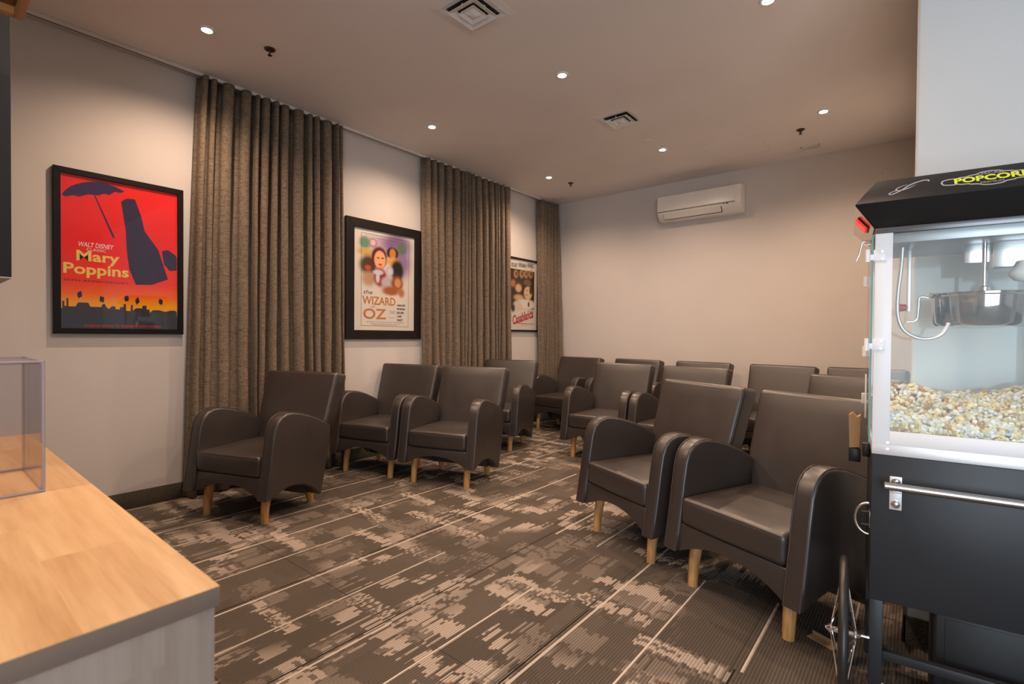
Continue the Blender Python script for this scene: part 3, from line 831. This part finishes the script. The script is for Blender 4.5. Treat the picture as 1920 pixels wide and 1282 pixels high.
# ------------------------------------------------------------------ wall fittings
ac = empty('air_conditioner', (-2.02, YB, 2.60))
w2 = .478
prof = [(0, .30), (-.165, .30), (-.205, .285), (-.212, .10), (-.205, .078), (-.15, .012), (-.10, 0), (0, 0)]
mesh_obj('casing', extrude_profile(prof, -w2, w2, .006, 2), M_ac, ac, 40)
mesh_obj('front_panel', extrude_profile([(-.2145, .108), (-.2195, .112), (-.2125, .282), (-.206, .288), (-.20, .288), (-.205, .105)], -w2+.002, w2-.062, .001, 1), M_ac, ac)
bm = bmesh.new(); box(bm, -w2+.004, w2-.06, -.2135, -.200, .098, .104); mesh_obj('panel_gap', bm, M_gap, ac)
def slant(bm, x0, x1, s0, s1, off, th):   # strip on the slanted outlet face
    a = Vector((0, -.205, .078)); b = Vector((0, -.15, .012)); d = b-a; nrm = Vector((0, d.z, -d.y)).normalized()
    if nrm.y > 0: nrm = -nrm
    pts = []
    for off_ in (off, off+th):
        for x, s_ in ((x0, s0), (x1, s0), (x1, s1), (x0, s1)):
            pts.append(bm.verts.new(a+d*s_+nrm*off_+Vector((x, 0, 0))))
    for q in ((3, 2, 1, 0), (4, 5, 6, 7), (0, 1, 5, 4), (1, 2, 6, 5), (2, 3, 7, 6), (3, 0, 4, 7)): bm.faces.new([pts[k] for k in q])
bm = bmesh.new(); slant(bm, -.41, .27, .10, .98, .0003, .0008); mesh_obj('outlet_slot', bm, M_gap, ac)
bm = bmesh.new(); slant(bm, -.405, .262, .10, .86, .0015, .004); mesh_obj('louvre', bm, M_ac, ac)
bm = bmesh.new(); box(bm, .325, .345, -.2125, -.2085, .086, .096); box(bm, .285, .312, -.2120, -.2085, .090, .093); mesh_obj('display', bm, M_gap, ac)
bx('indicator', (-.375, -.368, -.2195, -.2165, .21, .216), M_white, ac, bev=0)
text_mesh('badge', '- - -', .012, flat('poster_grey_ink', (.12, .10, .10)), ac, Matrix.Translation((.13, -.155, .010)) @ Matrix.Rotation(R(50), 4, 'X'))
tag(ac, 'white split air conditioner mounted high on the back wall', 'air conditioner')
def plate(x, z, w, h, label, name='switch_plate'):
    t_ = empty(name, (x, YB, z)); bx('cover', (-w/2, w/2, -.006, 0, -h/2, h/2), M_wall, t_, bev=.002)
    bm = bmesh.new()
    for sz in (-1, 1): lathe(bm, [(.003, -.0075), (.003, -.006)], 0, 0, sz*h*.4, 10, 'y')
    mesh_obj('screw', bm, M_gap, t_)
    tag(t_, label, 'cover plate')
plate(-.266, 2.79, .075, .125, 'blank white cover plate high on back wall, above the popcorn machine')
plate(-3.918, 2.79, .07, .115, 'small white cover plate high on back wall near the corner curtain')

# ------------------------------------------------------------------ counter, display box, canopy
CX0, CX1, CY0, CY1 = -2.02, -.641, -1.6, .240
top_ = empty('countertop', (-1.33, -.7, .9))
def loc(d, o): return (d[0]-o[0], d[1]-o[0], d[2]-o[1], d[3]-o[1], d[4]-o[2], d[5]-o[2])
bx('worktop_slab', loc((CX0, CX1, CY0, CY1, .8985, .900), (-1.33, -.7, .9)), M_top, top_, bev=.0003, seg=1)
bx('edge_band', loc((CX0, CX1, CY0, CY1, .876, .8985), (-1.33, -.7, .9)), M_edge, top_, bev=.0008)
tag(top_, 'pale maple worktop in the left foreground', 'countertop')
cab = empty('counter_cabinet', (-1.33, -.7, 0))
bx('end_panel', loc((CX1-.024, CX1-.004, CY0, CY1-.004, 0.001, .8755), (-1.33, -.7, 0)), M_end, cab, bev=.001)
bx('back_panel', loc((CX0+.004, CX1-.024, CY1-.024, CY1-.004, 0.001, .8755), (-1.33, -.7, 0)), M_end, cab, bev=.001)
bx('side_panel', loc((CX0+.004, CX0+.024, CY0, CY1-.024, 0.001, .8755), (-1.33, -.7, 0)), M_end, cab, bev=.001)
bx('plinth', loc((CX0+.03, CX1-.03, CY0+.05, CY1-.03, 0.001, .08), (-1.33, -.7, 0)), M_blackm, cab, bev=0)
tag(cab, 'maple-veneered cabinet body below the left foreground worktop', 'cabinet')

ab = empty('acrylic_display_box', (-1.385, .053, .9))
s_ = .1175; hh = .244; th = .004
for nm, d in (('side_pane', (s_-th, s_, -s_, s_, .001, hh)), ('side_pane', (-s_, -s_+th, -s_, s_, .001, hh)),
              ('side_pane', (-s_+th, s_-th, s_-th, s_, .001, hh)), ('side_pane', (-s_+th, s_-th, -s_, -s_+th, .001, hh)), ('lid_pane', (-s_+th, s_-th, -s_+th, s_-th, hh-th, hh))):
    bx(nm, d, M_acryl, ab, bev=0)
e_ = .0022
for sx_ in (-1, 1):
    for sy_ in (-1, 1):
        bm = bmesh.new(); tube(bm, [(sx_*s_, sy_*s_, .001), (sx_*s_, sy_*s_, hh)], e_, 8); mesh_obj('edge_strip', bm, M_acryledge, ab, 60)
for zz in (.003, hh):
    for a in ((-1, -1, 1, -1), (1, -1, 1, 1), (1, 1, -1, 1), (-1, 1, -1, -1)):
        bm = bmesh.new(); tube(bm, [(a[0]*s_, a[1]*s_, zz), (a[2]*s_, a[3]*s_, zz)], e_, 8); mesh_obj('edge_strip', bm, M_acryledge, ab, 60)
tag(ab, 'clear acrylic box standing on the maple worktop at left edge', 'display box')

hc = empty('hanging_cabinet', (-2.58, -.18, 1.377))
bx('body', (-.22, .223, -.42, .42, .004, ZC-1.377), mat('black_laminate', (.012, .014, .017), .55), hc, bev=.002)
bx('bottom_panel', (-.22, .2225, -.42, .42, 0, .004), mat('beige_underside', (.55, .45, .34), .6), hc, bev=0)
tag(hc, 'black hanging cabinet at the left edge of the photo, above the counter', 'cabinet')
cn = empty('wooden_canopy', (-1.85, -.3, 2.13))
bx('soffit', (-.22, .5, -.6, .52, .02, .16), M_can, cn, bev=.002)
bx('front_lip', (-.25, .5, .52, .54, 0, .16), plankwood('canopy_edge', 0, ((.42, .20, .07), (.32, .14, .04), (.5, .26, .1))), cn, bev=.002)
bx('end_lip', (-.25, -.22, -.6, .52, 0, .16), plankwood('canopy_edge_end', 1, ((.42, .20, .07), (.32, .14, .04), (.5, .26, .1))), cn, bev=.002)
for px, py in ((-.1, .4), (.4, .4), (-.1, -.4), (.4, -.4)):
    bm = bmesh.new(); tube(bm, [(px, py, .15), (px, py, ZC-2.13)], .006, 8); mesh_obj('hanger_rod', bm, M_steel, cn, 60)
tag(cn, 'brown wooden canopy corner at the top left of the photo', 'canopy')

# ------------------------------------------------------------------ popcorn cart and machine
PX, PY, PA = -.114, 1.965, R(5.3)
cart = empty('popcorn_cart', (PX, PY, 0), PA)
WD, DP = .53, .40
body = bx('cart_body', (0, WD, 0, DP, .366, .832), M_black, cart, bev=.003)
for x in (.001, WD-.036):
    for y in (.001, DP-.036): bx('leg', (x, x+.035, y, y+.035, .002, .366), M_black, cart, bev=.002)
bx('cross_rail', (.036, WD-.036, .004, .030, .178, .206), M_black, cart, bev=.002)
bx('cross_rail', (.004, .030, .036, DP-.036, .178, .206), M_black, cart, bev=.002)
bm = bmesh.new(); tube(bm, [(.028, -.055, .748), (.032, -.055, .748), (WD-.032, -.055, .748), (WD-.028, -.055, .748)], [.007, .0125, .0125, .007], 18)
hb = mesh_obj('handle_bar', bm, M_steel, cart, 40)
for xb in (.047, WD-.078):
    b_ = bx('handle_bracket', (xb, xb+.031, -.0035, 0, .664, .768), M_brushed, cart, bev=.001)
    bx('lug', (xb+.002, xb+.026, -.056, -.003, .728, .744), M_brushed, b_, bev=.002)
    for zz in (.682, .752):
        bm = bmesh.new(); lathe(bm, [(.0125, -.0035), (.0115, -.0085), (.006, -.0115), (.001, -.012)], xb+.0155, 0, zz, 20, 'y')
        mesh_obj('bolt', bm, M_chrome, b_, 40)
# key ring style pull and hasp on the left side
bm = bmesh.new(); pts = [(-.004-.036*math.sin(R(a)), .03, .613+.050*math.cos(R(a))) for a in range(0, 181, 12)]
tube(bm, pts, .0045, 10); pull = mesh_obj('ring_pull', bm, M_steel, cart, 60)
bx('pull_plate', (-.003, 0, .012, .05, .588, .640), M_steel, cart, bev=.001)
bm = bmesh.new()
for zz in (.592, .634): tube(bm, [(-.024, .03, zz), (-.002, .03, zz)], .004, 8)
for xx in (-.02, -.012): tube(bm, [(xx, .03, .592), (xx, .03, .634)], .0025, 8)
mesh_obj('lock', bm, M_blackm, cart, 60)
bx('hasp', (-.022, -.001, .10, .13, .80, .845), M_blackm, cart, bev=.002)
# big spoked wheel
wx, wy, WR = -.0675, -.005, .238
bm = bmesh.new()
N = 64
ringp = [(WR-.016, a) for a in range(N)]
n2 = 12; rings = []
for i in range(N):
    a = 2*math.pi*i/N; cen = Vector((wx, wy+(WR-.0145)*math.cos(a), WR+(WR-.0145)*math.sin(a))); rad = Vector((0, math.cos(a), math.sin(a)))
    rings.append([bm.verts.new(cen+rad*.0135*math.cos(2*math.pi*k/n2)+Vector((1, 0, 0))*.0135*math.sin(2*math.pi*k/n2)) for k in range(n2)])
for i in range(N):
    for k in range(n2): bm.faces.new((rings[i][k], rings[(i+1) % N][k], rings[(i+1) % N][(k+1) % n2], rings[i][(k+1) % n2]))
bmesh.ops.recalc_face_normals(bm, faces=bm.faces[:])
whl = mesh_obj('wheel', bm, M_rubber, cart, 80)
bm = bmesh.new(); lathe(bm, [(.006, -.048), (.017, -.036), (.017, -.031), (.010, -.028), (.010, .028), (.017, .031), (.017, .036), (.006, .048)], wx, wy, WR, 20, 'x')
mesh_obj('hub', bm, M_chrome, whl, 40)
for i in range(24):
    a = 2*math.pi*i/24; sd = 1 if i % 2 else -1; a2 = a+.35*(1 if (i//2) % 2 else -1)
    p0 = (wx+sd*.034, wy+.014*math.cos(a2), WR+.014*math.sin(a2)); p1 = (wx, wy+(WR-.024)*math.cos(a), WR+(WR-.024)*math.sin(a))
    bm = bmesh.new(); tube(bm, [p0, p1], .0019, 5); mesh_obj('spoke', bm, M_chrome, whl, 60)
bm = bmesh.new(); tube(bm, [(wx-.05, wy, WR), (.002, wy+.006, WR)], .006, 10); mesh_obj('axle', bm, M_chrome, cart, 60)
tag(cart, 'black metal popcorn cart on a spoked wheel at right edge', 'cart')

pm = empty('popcorn_machine', (PX, PY, .8325), PA)
def L(z): return z-.8325
bx('base_tray', (0, WD, 0, DP, 0, L(.866)), M_brushed, pm, bev=.001)
bx('sill', (.045, WD-.045, .0, .006, L(.866), L(.909)), mat('white_sill', (.9, .91, .92), .4), pm, bev=.0008)
bx('sill', (.045, WD-.045, DP-.006, DP, L(.866), L(.909)), M_brushed, pm, bev=.0008)
bx('tray_floor', (.006, WD-.006, .008, DP-.008, L(.867), L(.872)), M_steel, pm, bev=0)
M_post = mat('white_aluminium_post', (.90, .91, .92), .35)
for x in (0, WD-.045):
    p_ = bx('post', (x, x+.045, 0, .004, L(.866), L(1.532)), M_post, pm, bev=.0008)
    bx('post', (x if x == 0 else x+.041, x+.004 if x == 0 else x+.045, .006, .030, L(.866), L(1.532)), M_post, pm, bev=.0008)
    bx('post', (x, x+.045, DP-.004, DP, L(.866), L(1.532)), M_post, pm, bev=.0008)
bm = bmesh.new()
for zz in (.852, .872): lathe(bm, [(.004, -.002), (.003, 0)], .040, 0, L(zz), 10, 'y')
mesh_obj('rivet', bm, M_steel, pm)
# panes
bx('front_pane', (.040, WD-.040, .006, .010, L(.90), L(1.53)), M_glass, pm, bev=0)
bx('rear_pane', (.040, WD-.040, DP-.010, DP-.006, L(.90), L(1.53)), M_glass, pm, bev=0)
sp = bx('side_pane', (-.0095, -.0045, -.002, DP-.02, L(.868), L(1.530)), M_glass, pm, bev=0)
bx('pane_edge', (-.0095, -.0045, -.0028, -.002, L(.868), L(1.530)), M_teal, sp, bev=0)
bx('side_pane', (WD+.002, WD+.007, .0, DP-.02, L(.868), L(1.530)), M_glass, pm, bev=0)
# hinges
def hinge(x, y, z, rear=False):
    h_ = bx('hinge', (x-.004, x+.028, y-.003, y-.0004, L(z)-.018, L(z)+.018), M_post, pm, bev=.001)
    bm = bmesh.new(); tube(bm, [(x-.019, y-.002, L(z)-.020), (x-.019, y-.002, L(z)+.020)], .0065, 12); mesh_obj('knuckle', bm, M_post, h_, 60)
    bx('leaf', (x-.016, x-.003, y-.003, y-.0004, L(z)-.014, L(z)+.004), M_post, h_, bev=.0006)
    bm = bmesh.new()
    for dz in (-.012, .012): lathe(bm, [(.0035, -.005), (.003, -.003)], x+.018, y, L(z)+dz, 10, 'y')
    mesh_obj('screw', bm, M_steel, h_)
hinge(.0, 0, 1.463); hinge(.0, 0, 1.180)
for z in (1.415, 1.15, .97):
    bm = bmesh.new(); box(bm, -.022, -.010, DP-.03, DP-.015, L(z)-.020, L(z)+.020, .002); mesh_obj('hinge', bm, M_post, pm)
bx('latch_strip', (-.0165, -.0125, .14, .17, L(.925), L(1.075)), M_post, pm, bev=.001)
# wire door handle
bm = bmesh.new(); tube(bm, spline([(-.010, .03, L(1.515)), (-.030, .03, L(1.514)), (-.036, .03, L(1.500)), (-.042, .03, L(1.470)), (-.050, .03, L(1.452))], 5), .0025, 8)
tube(bm, [(-.010, .03, L(1.505)), (-.030, .03, L(1.503))], .0025, 8)
mesh_obj('wire_handle', bm, M_chrome, pm, 60)
# hood: six-sided in section all round
def ring(o_, z, ins=0): return [(-o_, -o_, z), (WD+o_, -o_, z), (WD+o_, DP+o_, z), (-o_, DP+o_, z)]
bm = bmesh.new()
R0 = [bm.verts.new((x, y, L(z))) for x, y, z in ring(.000, 1.548)]
R1 = [bm.verts.new((x, y, L(z))) for x, y, z in ((-.055, -.07, 1.617), (WD+.055, -.07, 1.617), (WD+.055, DP+.06, 1.617), (-.055, DP+.06, 1.617))]
R2 = [bm.verts.new((x, y, L(z))) for x, y, z in ((-.002, .002, 1.698), (WD+.002, .002, 1.698), (WD+.002, DP, 1.698), (-.002, DP, 1.698))]
for a, b in ((R0, R1), (R1, R2)):
    for i in range(4): bm.faces.new((a[i], a[(i+1) % 4], b[(i+1) % 4], b[i]))
bm.faces.new(R2); bm.faces.new(list(reversed(R0)))
bmesh.ops.bevel(bm, geom=bm.edges[:], offset=.002, segments=2, profile=.5, affect='EDGES')
hood = mesh_obj('hood', bm, mat('black_gloss_hood', (.013, .013, .014), .45, spec=.4), pm, 30)
bx('hood_trim', (-.001, WD+.001, -.001, DP+.001, L(1.531), L(1.5485)), M_dchrome, pm, bev=.001)
bx('ceiling_panel', (.006, WD-.006, .012, DP-.012, L(1.500), L(1.531)), mat('dull_steel', (.30, .30, .31), .35, 1), pm, bev=.001)
bm = bmesh.new(); q4 = [(-.0275-.0262, -.062, 1.6145), (-.0275-.0262, DP+.052, 1.6145), (-.0028, DP-.004, 1.551), (-.0028, .004, 1.551)]
vs = [bm.verts.new((x-.0012, y, L(z)-.0009)) for x, y, z in q4]; vs2 = [bm.verts.new((x, y, L(z))) for x, y, z in q4]
bm.faces.new(vs); bm.faces.new(list(reversed(vs2)))
for i in range(4): bm.faces.new((vs[i], vs[(i+1) % 4], vs2[(i+1) % 4], vs2[i]))
bmesh.ops.recalc_face_normals(bm, faces=bm.faces[:])
o = mesh_obj('end_plate', bm, mat('wall_reflection_tint', (.42, .34, .27), .12, 1), hood); o['label'] = 'polished metal end plate, warm wall reflection put into its colour'  # metal hood end; the warm wall's reflection is mixed into its colour
# switch cluster on the left lower slope of the hood
A0 = Vector((-.0275, 0, L(1.5825))); dirn = (Vector((-.055, 0, L(1.617)))-Vector((0, 0, L(1.548)))).normalized()
nrm = Vector((-dirn.z, 0, dirn.x)).normalized()
if nrm.x > 0: nrm = -nrm
Msw = Matrix((dirn, Vector((0, 1, 0)), nrm)).transposed().to_4x4()
def sw(name, m_, u0, u1, y0, y1, h0, h1, par):
    bm = bmesh.new(); box(bm, u0, u1, y0, y1, h0, h1, .001, 1, Matrix.Translation(A0) @ Msw); return mesh_obj(name, bm, m_, par)
pnl = sw('switch_bezel', M_blackm, -.022, .026, .06, .155, .0012, .005, pm)
for k in range(3): sw('rocker_switch', M_redsw, -.018, .026, .066+k*.029, .088+k*.029, .005, .012, pnl)
# printed emblem on the sloping front of the hood
p0 = Vector((0, -.07, L(1.617))); p1 = Vector((0, .002, L(1.698))); up = (p1-p0).normalized(); SL = (p1-p0).length
nh = Vector((1, 0, 0)).cross(up)
if nh.z < 0: nh = -nh
HM = Matrix((Vector((1, 0, 0)), up, nh)).transposed().to_4x4(); HM.translation = p0+nh*.0008
SIL = mat('silver_print', (.42, .42, .45), .5); LIME = mat('lime_print', (.72, .85, .05), .5, Emission_Color=(.7, .85, .05, 1), Emission_Strength=0); GRYP = mat('grey_print', (.10, .10, .11), .5)
def ribbon(name, pts, wds, m_, closed=False, z=0):
    bm = bmesh.new(); n = len(pts); Ls = []
    for i in range(n):
        a = Vector(pts[(i-1) % n] if closed or i else pts[0]); b = Vector(pts[(i+1) % n] if closed or i < n-1 else pts[-1])
        d = (b-a).normalized(); q = Vector((-d.y, d.x, 0)); w_ = wds[i] if isinstance(wds, list) else wds; p = Vector(pts[i])
        Ls.append((bm.verts.new(p+q*w_+Vector((0, 0, z))), bm.verts.new(p-q*w_+Vector((0, 0, z)))))
    for i in range(n if closed else n-1):
        j = (i+1) % n; bm.faces.new((Ls[i][0], Ls[i][1], Ls[j][1], Ls[j][0]))
    bmesh.ops.transform(bm, matrix=HM, verts=bm.verts[:])
    return mesh_obj(name, bm, m_, hood)
tX = .262; tY = SL*.50
bor = [(-.108, .0), (-.104, .013), (-.09, .018), (-.072, .017), (-.066, .021), (-.05, .0215), (-.045, .026), (-.030, .029), (-.018, .038), (0, .041), (.018, .038), (.030, .029), (.045, .026), (.05, .0215), (.066, .021), (.072, .017), (.09, .018), (.104, .013), (.108, 0)]
bor2 = [(x, -y) for x, y in reversed(bor[1:-1])]
ribbon('emblem_border', [(tX+x, tY+y*.80, 0) for x, y in bor+bor2], .0022, SIL, True)
text_mesh('lettering', 'POPCORN', .0335, LIME, hood, HM @ Matrix.Translation((tX+.004, tY, .0006)), sx=1.06, bold=.0012, extrude=.0002)
text_mesh('lettering', 'OSCAR', .015, SIL, hood, HM @ Matrix.Translation((tX, tY+.0215, .0006)), sx=1.15, extrude=.0001)
text_mesh('lettering', 'PREMIUM', .011, SIL, hood, HM @ Matrix.Translation((tX, tY-.0205, .0006)), sx=1.1, extrude=.0001)
# swirl
def zs(x, y):   # zoom px -> hood x, height on slope
    return (.028+(x-300)/1220*.100, SL*(.26+(400-y)/290*.30)+(x-300)/1220*.030-.002, 0)
s1 = spline([zs(*p) for p in ((600, 300), (460, 285), (350, 315), (330, 360), (400, 395), (530, 380), (650, 340), (760, 290), (900, 210), (1080, 155), (1280, 135), (1430, 155), (1500, 190), (1490, 235))], 6)
ribbon('swirl', [tuple(p) for p in s1], [.0006+.0014*math.sin(math.pi*i/(len(s1)-1))**.5+.0012*(i/len(s1))**3 for i in range(len(s1))], SIL)
s2 = spline([zs(*p) for p in ((900, 140), (740, 145), (590, 185), (540, 250), (590, 300), (700, 325), (850, 320), (1000, 290), (1130, 240))], 6)
ribbon('swirl', [tuple(p) for p in s2], [.0004+.0018*math.sin(math.pi*i/(len(s2)-1)) for i in range(len(s2))], SIL, z=.0002)
# kettle
kx, ky = .285, .20
bm = bmesh.new(); lathe(bm, [(.10, L(1.240)), (.112, L(1.242)), (.120, L(1.252)), (.124, L(1.335)), (.129, L(1.339)), (.130, L(1.345)), (.124, L(1.347)), (.02, L(1.353))], kx, ky, 0, 56)
ket = mesh_obj('kettle', bm, M_mirror, pm, 40)
bx('kettle_lid', (kx-.13, kx+.13, ky-.004, ky+.004, L(1.347), L(1.352)), M_steel, ket, bev=.001)
bm = bmesh.new(); lathe(bm, [(.014, L(1.352)), (.014, L(1.362)), (.0065, L(1.366)), (.006, L(1.50))], kx-.003, ky-.05, 0, 18); mesh_obj('agitator_shaft', bm, M_chrome, ket, 40)
bm = bmesh.new(); tube(bm, spline([(.150, ky-.03, L(1.335)), (.128, ky-.03, L(1.337)), (.125, ky-.03, L(1.30)), (.120, ky-.03, L(1.262)), (.095, ky-.03, L(1.256))], 5), .0035, 8); mesh_obj('tilt_hook', bm, M_chrome, ket, 60)
bx('hanger_arm', (.095, .106, .18, .20, L(1.29), L(1.50)), M_brushed, pm, bev=.003)
bm = bmesh.new(); lathe(bm, [(.012, 0), (.013, .012), (.010, .034)], .066, .19, L(1.305), 16, 'x'); mesh_obj('red_knob', bm, M_red, pm, 40)
bm = bmesh.new(); tube(bm, spline([(.076, .10, L(1.497)), (.073, .10, L(1.43)), (.066, .10, L(1.35)), (.066, .10, L(1.28)), (.080, .10, L(1.232)), (.110, .10, L(1.206)), (.145, .10, L(1.200)), (.178, .102, L(1.215)), (.195, .108, L(1.250))], 8), .0055, 12)
mesh_obj('power_hose', bm, mat('braided_hose', (.68, .69, .70), .35, .7), pm, 60)
bx('motor_housing', (.300, .430, .13, .27, L(1.420), L(1.500)), M_steel, pm, bev=.002)
bx('mirror_baffle', (.235, .297, .15, .154, L(1.44), L(1.50)), M_steel, pm, bev=.001)
bm = bmesh.new(); lathe(bm, [(.014, L(1.435)), (.020, L(1.42)), (.036, L(1.402)), (.036, L(1.392)), (.024, L(1.376)), (.004, L(1.371))], .365, .11, 0, 24); mesh_obj('lamp_bulb', bm, M_bulb, pm, 60)
tag(pm, 'popcorn machine with black hood, glass sides and steel kettle on the cart', 'popcorn machine')

# popcorn: nobody could count it
def popcorn():
    rs = np.random.RandomState(5)
    ico = bmesh.new(); bmesh.ops.create_icosphere(ico, subdivisions=1, radius=1)
    bv = np.array([v.co[:] for v in ico.verts]); bf = np.array([[v.index for v in f.verts] for f in ico.faces]); ico.free()
    V = []; F = []; Cc = []; off = 0
    def H(x, y): return .935+.12*min(1, max(0, (y-.0)/.34))*.62+.035*max(0, (x-.33)/.2)+.014*math.sin(x*19)*math.cos(y*15+x*5)
    n = 0
    while n < 1900:
        x = rs.uniform(.014, WD-.014); y = rs.uniform(.020, DP-.018); h = H(x, y)
        if rs.rand() < .35: y = rs.uniform(.019, .034); z = rs.uniform(.882, H(x, y))
        else: z = h+.006-abs(rs.normal(0, .013))
        z = max(z, .882); n += 1
        base = np.array([x, y, L(z)]); tint = rs.rand()
        colr = (.93, .94, .87) if tint < .55 else ((.90, .80, .46) if tint < .92 else (.62, .38, .14))
        if rs.rand() < .012: colr = (.25, .10, .05)
        for k in range(5):
            d = rs.normal(size=3); d /= np.linalg.norm(d); r = rs.uniform(.0048, .0088)
            sc_ = rs.uniform(.75, 1.2, 3)
            V.append(bv*r*sc_+base+d*.0092); F.append(bf+off); off += len(bv)
            cc = np.array(colr)*(rs.uniform(.70, 1.08)); Cc.append(np.tile(np.clip(cc, 0, 1), (len(bv), 1)))
    V = np.vstack(V); F = np.vstack(F); Cc = np.vstack(Cc)
    V[:, 0] = np.clip(V[:, 0], .005, WD-.005); V[:, 1] = np.clip(V[:, 1], .0115, DP-.0115); V[:, 2] = np.maximum(V[:, 2], L(.873))
    me = bpy.data.meshes.new('popcorn'); me.from_pydata(V.tolist(), [], F.tolist())
    a = me.color_attributes.new('kc', 'FLOAT_COLOR', 'POINT'); arr = np.ones((len(V), 4), np.float32); arr[:, :3] = Cc; a.data.foreach_set('color', arr.ravel())
    m = mat('popped_corn', (.9, .85, .7), .7, spec=.2); t = NT(m); q = t.n('ShaderNodeAttribute'); q.attribute_name = 'kc'; t.l(q.outputs['Color'], t.b.inputs['Base Color'])
    me.materials.append(m); me.shade_smooth()
    o = bpy.data.objects.new('popcorn', me); COL.objects.link(o); o.location = (PX, PY, .8325); o.rotation_euler = (0, 0, PA)
    tag(o, 'heap of white and yellow popcorn filling the glass cabinet', 'popcorn'); o['kind'] = 'stuff'
popcorn()

# black panel, cable, kraft bits
def cart_pt(x, y, z=0): return (PX+x*math.cos(PA)-y*math.sin(PA), PY+x*math.sin(PA)+y*math.cos(PA), z)
bn = empty('undercart_panel', cart_pt(.165, .07, .001), PA)  # shallow black panel below the cart body, built as a capped box
bx('panel_body', (0, .32, 0, .09, 0, .350), M_blackm, bn, bev=.012, seg=3)
bx('panel_cap', (-.002, .322, -.002, .092, .350, .362), M_blackm, bn, bev=.006, seg=2)
bx('front_recess', (.03, .29, -.002, 0, .04, .33), mat('recess_black', (.006, .006, .007), .5), bn, bev=.001)
tag(bn, 'shallow black panel standing on carpet under the popcorn cart', 'panel')
bm = bmesh.new(); tube(bm, spline([cart_pt(.062, .14, .012), cart_pt(.085, .12, .010), cart_pt(.12, .115, .007), cart_pt(.14, .09, .007), cart_pt(.17, .03, .007), cart_pt(.24, .01, .007)], 6), .0045, 8)
cb = mesh_obj('power_cable', bm, M_blackm, None, 60)
bm = bmesh.new(); tube(bm, [cart_pt(.038, .16, .012), cart_pt(.062, .14, .012)], .008, 10); mesh_obj('plug', bm, M_white, cb, 50)
tag(cb, 'black cable with white plug on the carpet under the cart', 'cable')
kb = empty('kraft_bag', cart_pt(-.058, .24, .80), PA)
# folded paper bag tucked between chair and cart
bm = bmesh.new(); P_ = [(0, 0), (.03, .004), (.032, .12), (.02, .112), (.008, .128), (-.004, .118)]
v0 = [bm.verts.new((a, 0, b)) for a, b in P_]; v1 = [bm.verts.new((a+.003, .10, b*.95)) for a, b in P_]
bm.faces.new(v0); bm.faces.new(list(reversed(v1)))
for i in range(len(P_)): bm.faces.new((v0[i], v0[(i+1) % len(P_)], v1[(i+1) % len(P_)], v1[i]))
mesh_obj('paper_sleeve', bm, M_kraft, kb)
bx('holder', (-.002, .034, -.001, .101, -.05, -.001), M_blackm, kb, bev=.002)
tag(kb, 'torn brown paper bag on left side of the popcorn cabinet', 'bag')
kf = empty('cardboard_flap', (-.335, 2.30, .001), R(-25))
bm = bmesh.new(); 
box(bm, 0, .10, 0, .035, 0, .003); mesh_obj('sheet', bm, M_kraft, kf)
bx('fold', (.0, .10, .035, .038, 0, .018), M_kraft, kf, bev=.001)
tag(kf, 'torn strip of brown cardboard on the carpet under the nearest armchair', 'cardboard')
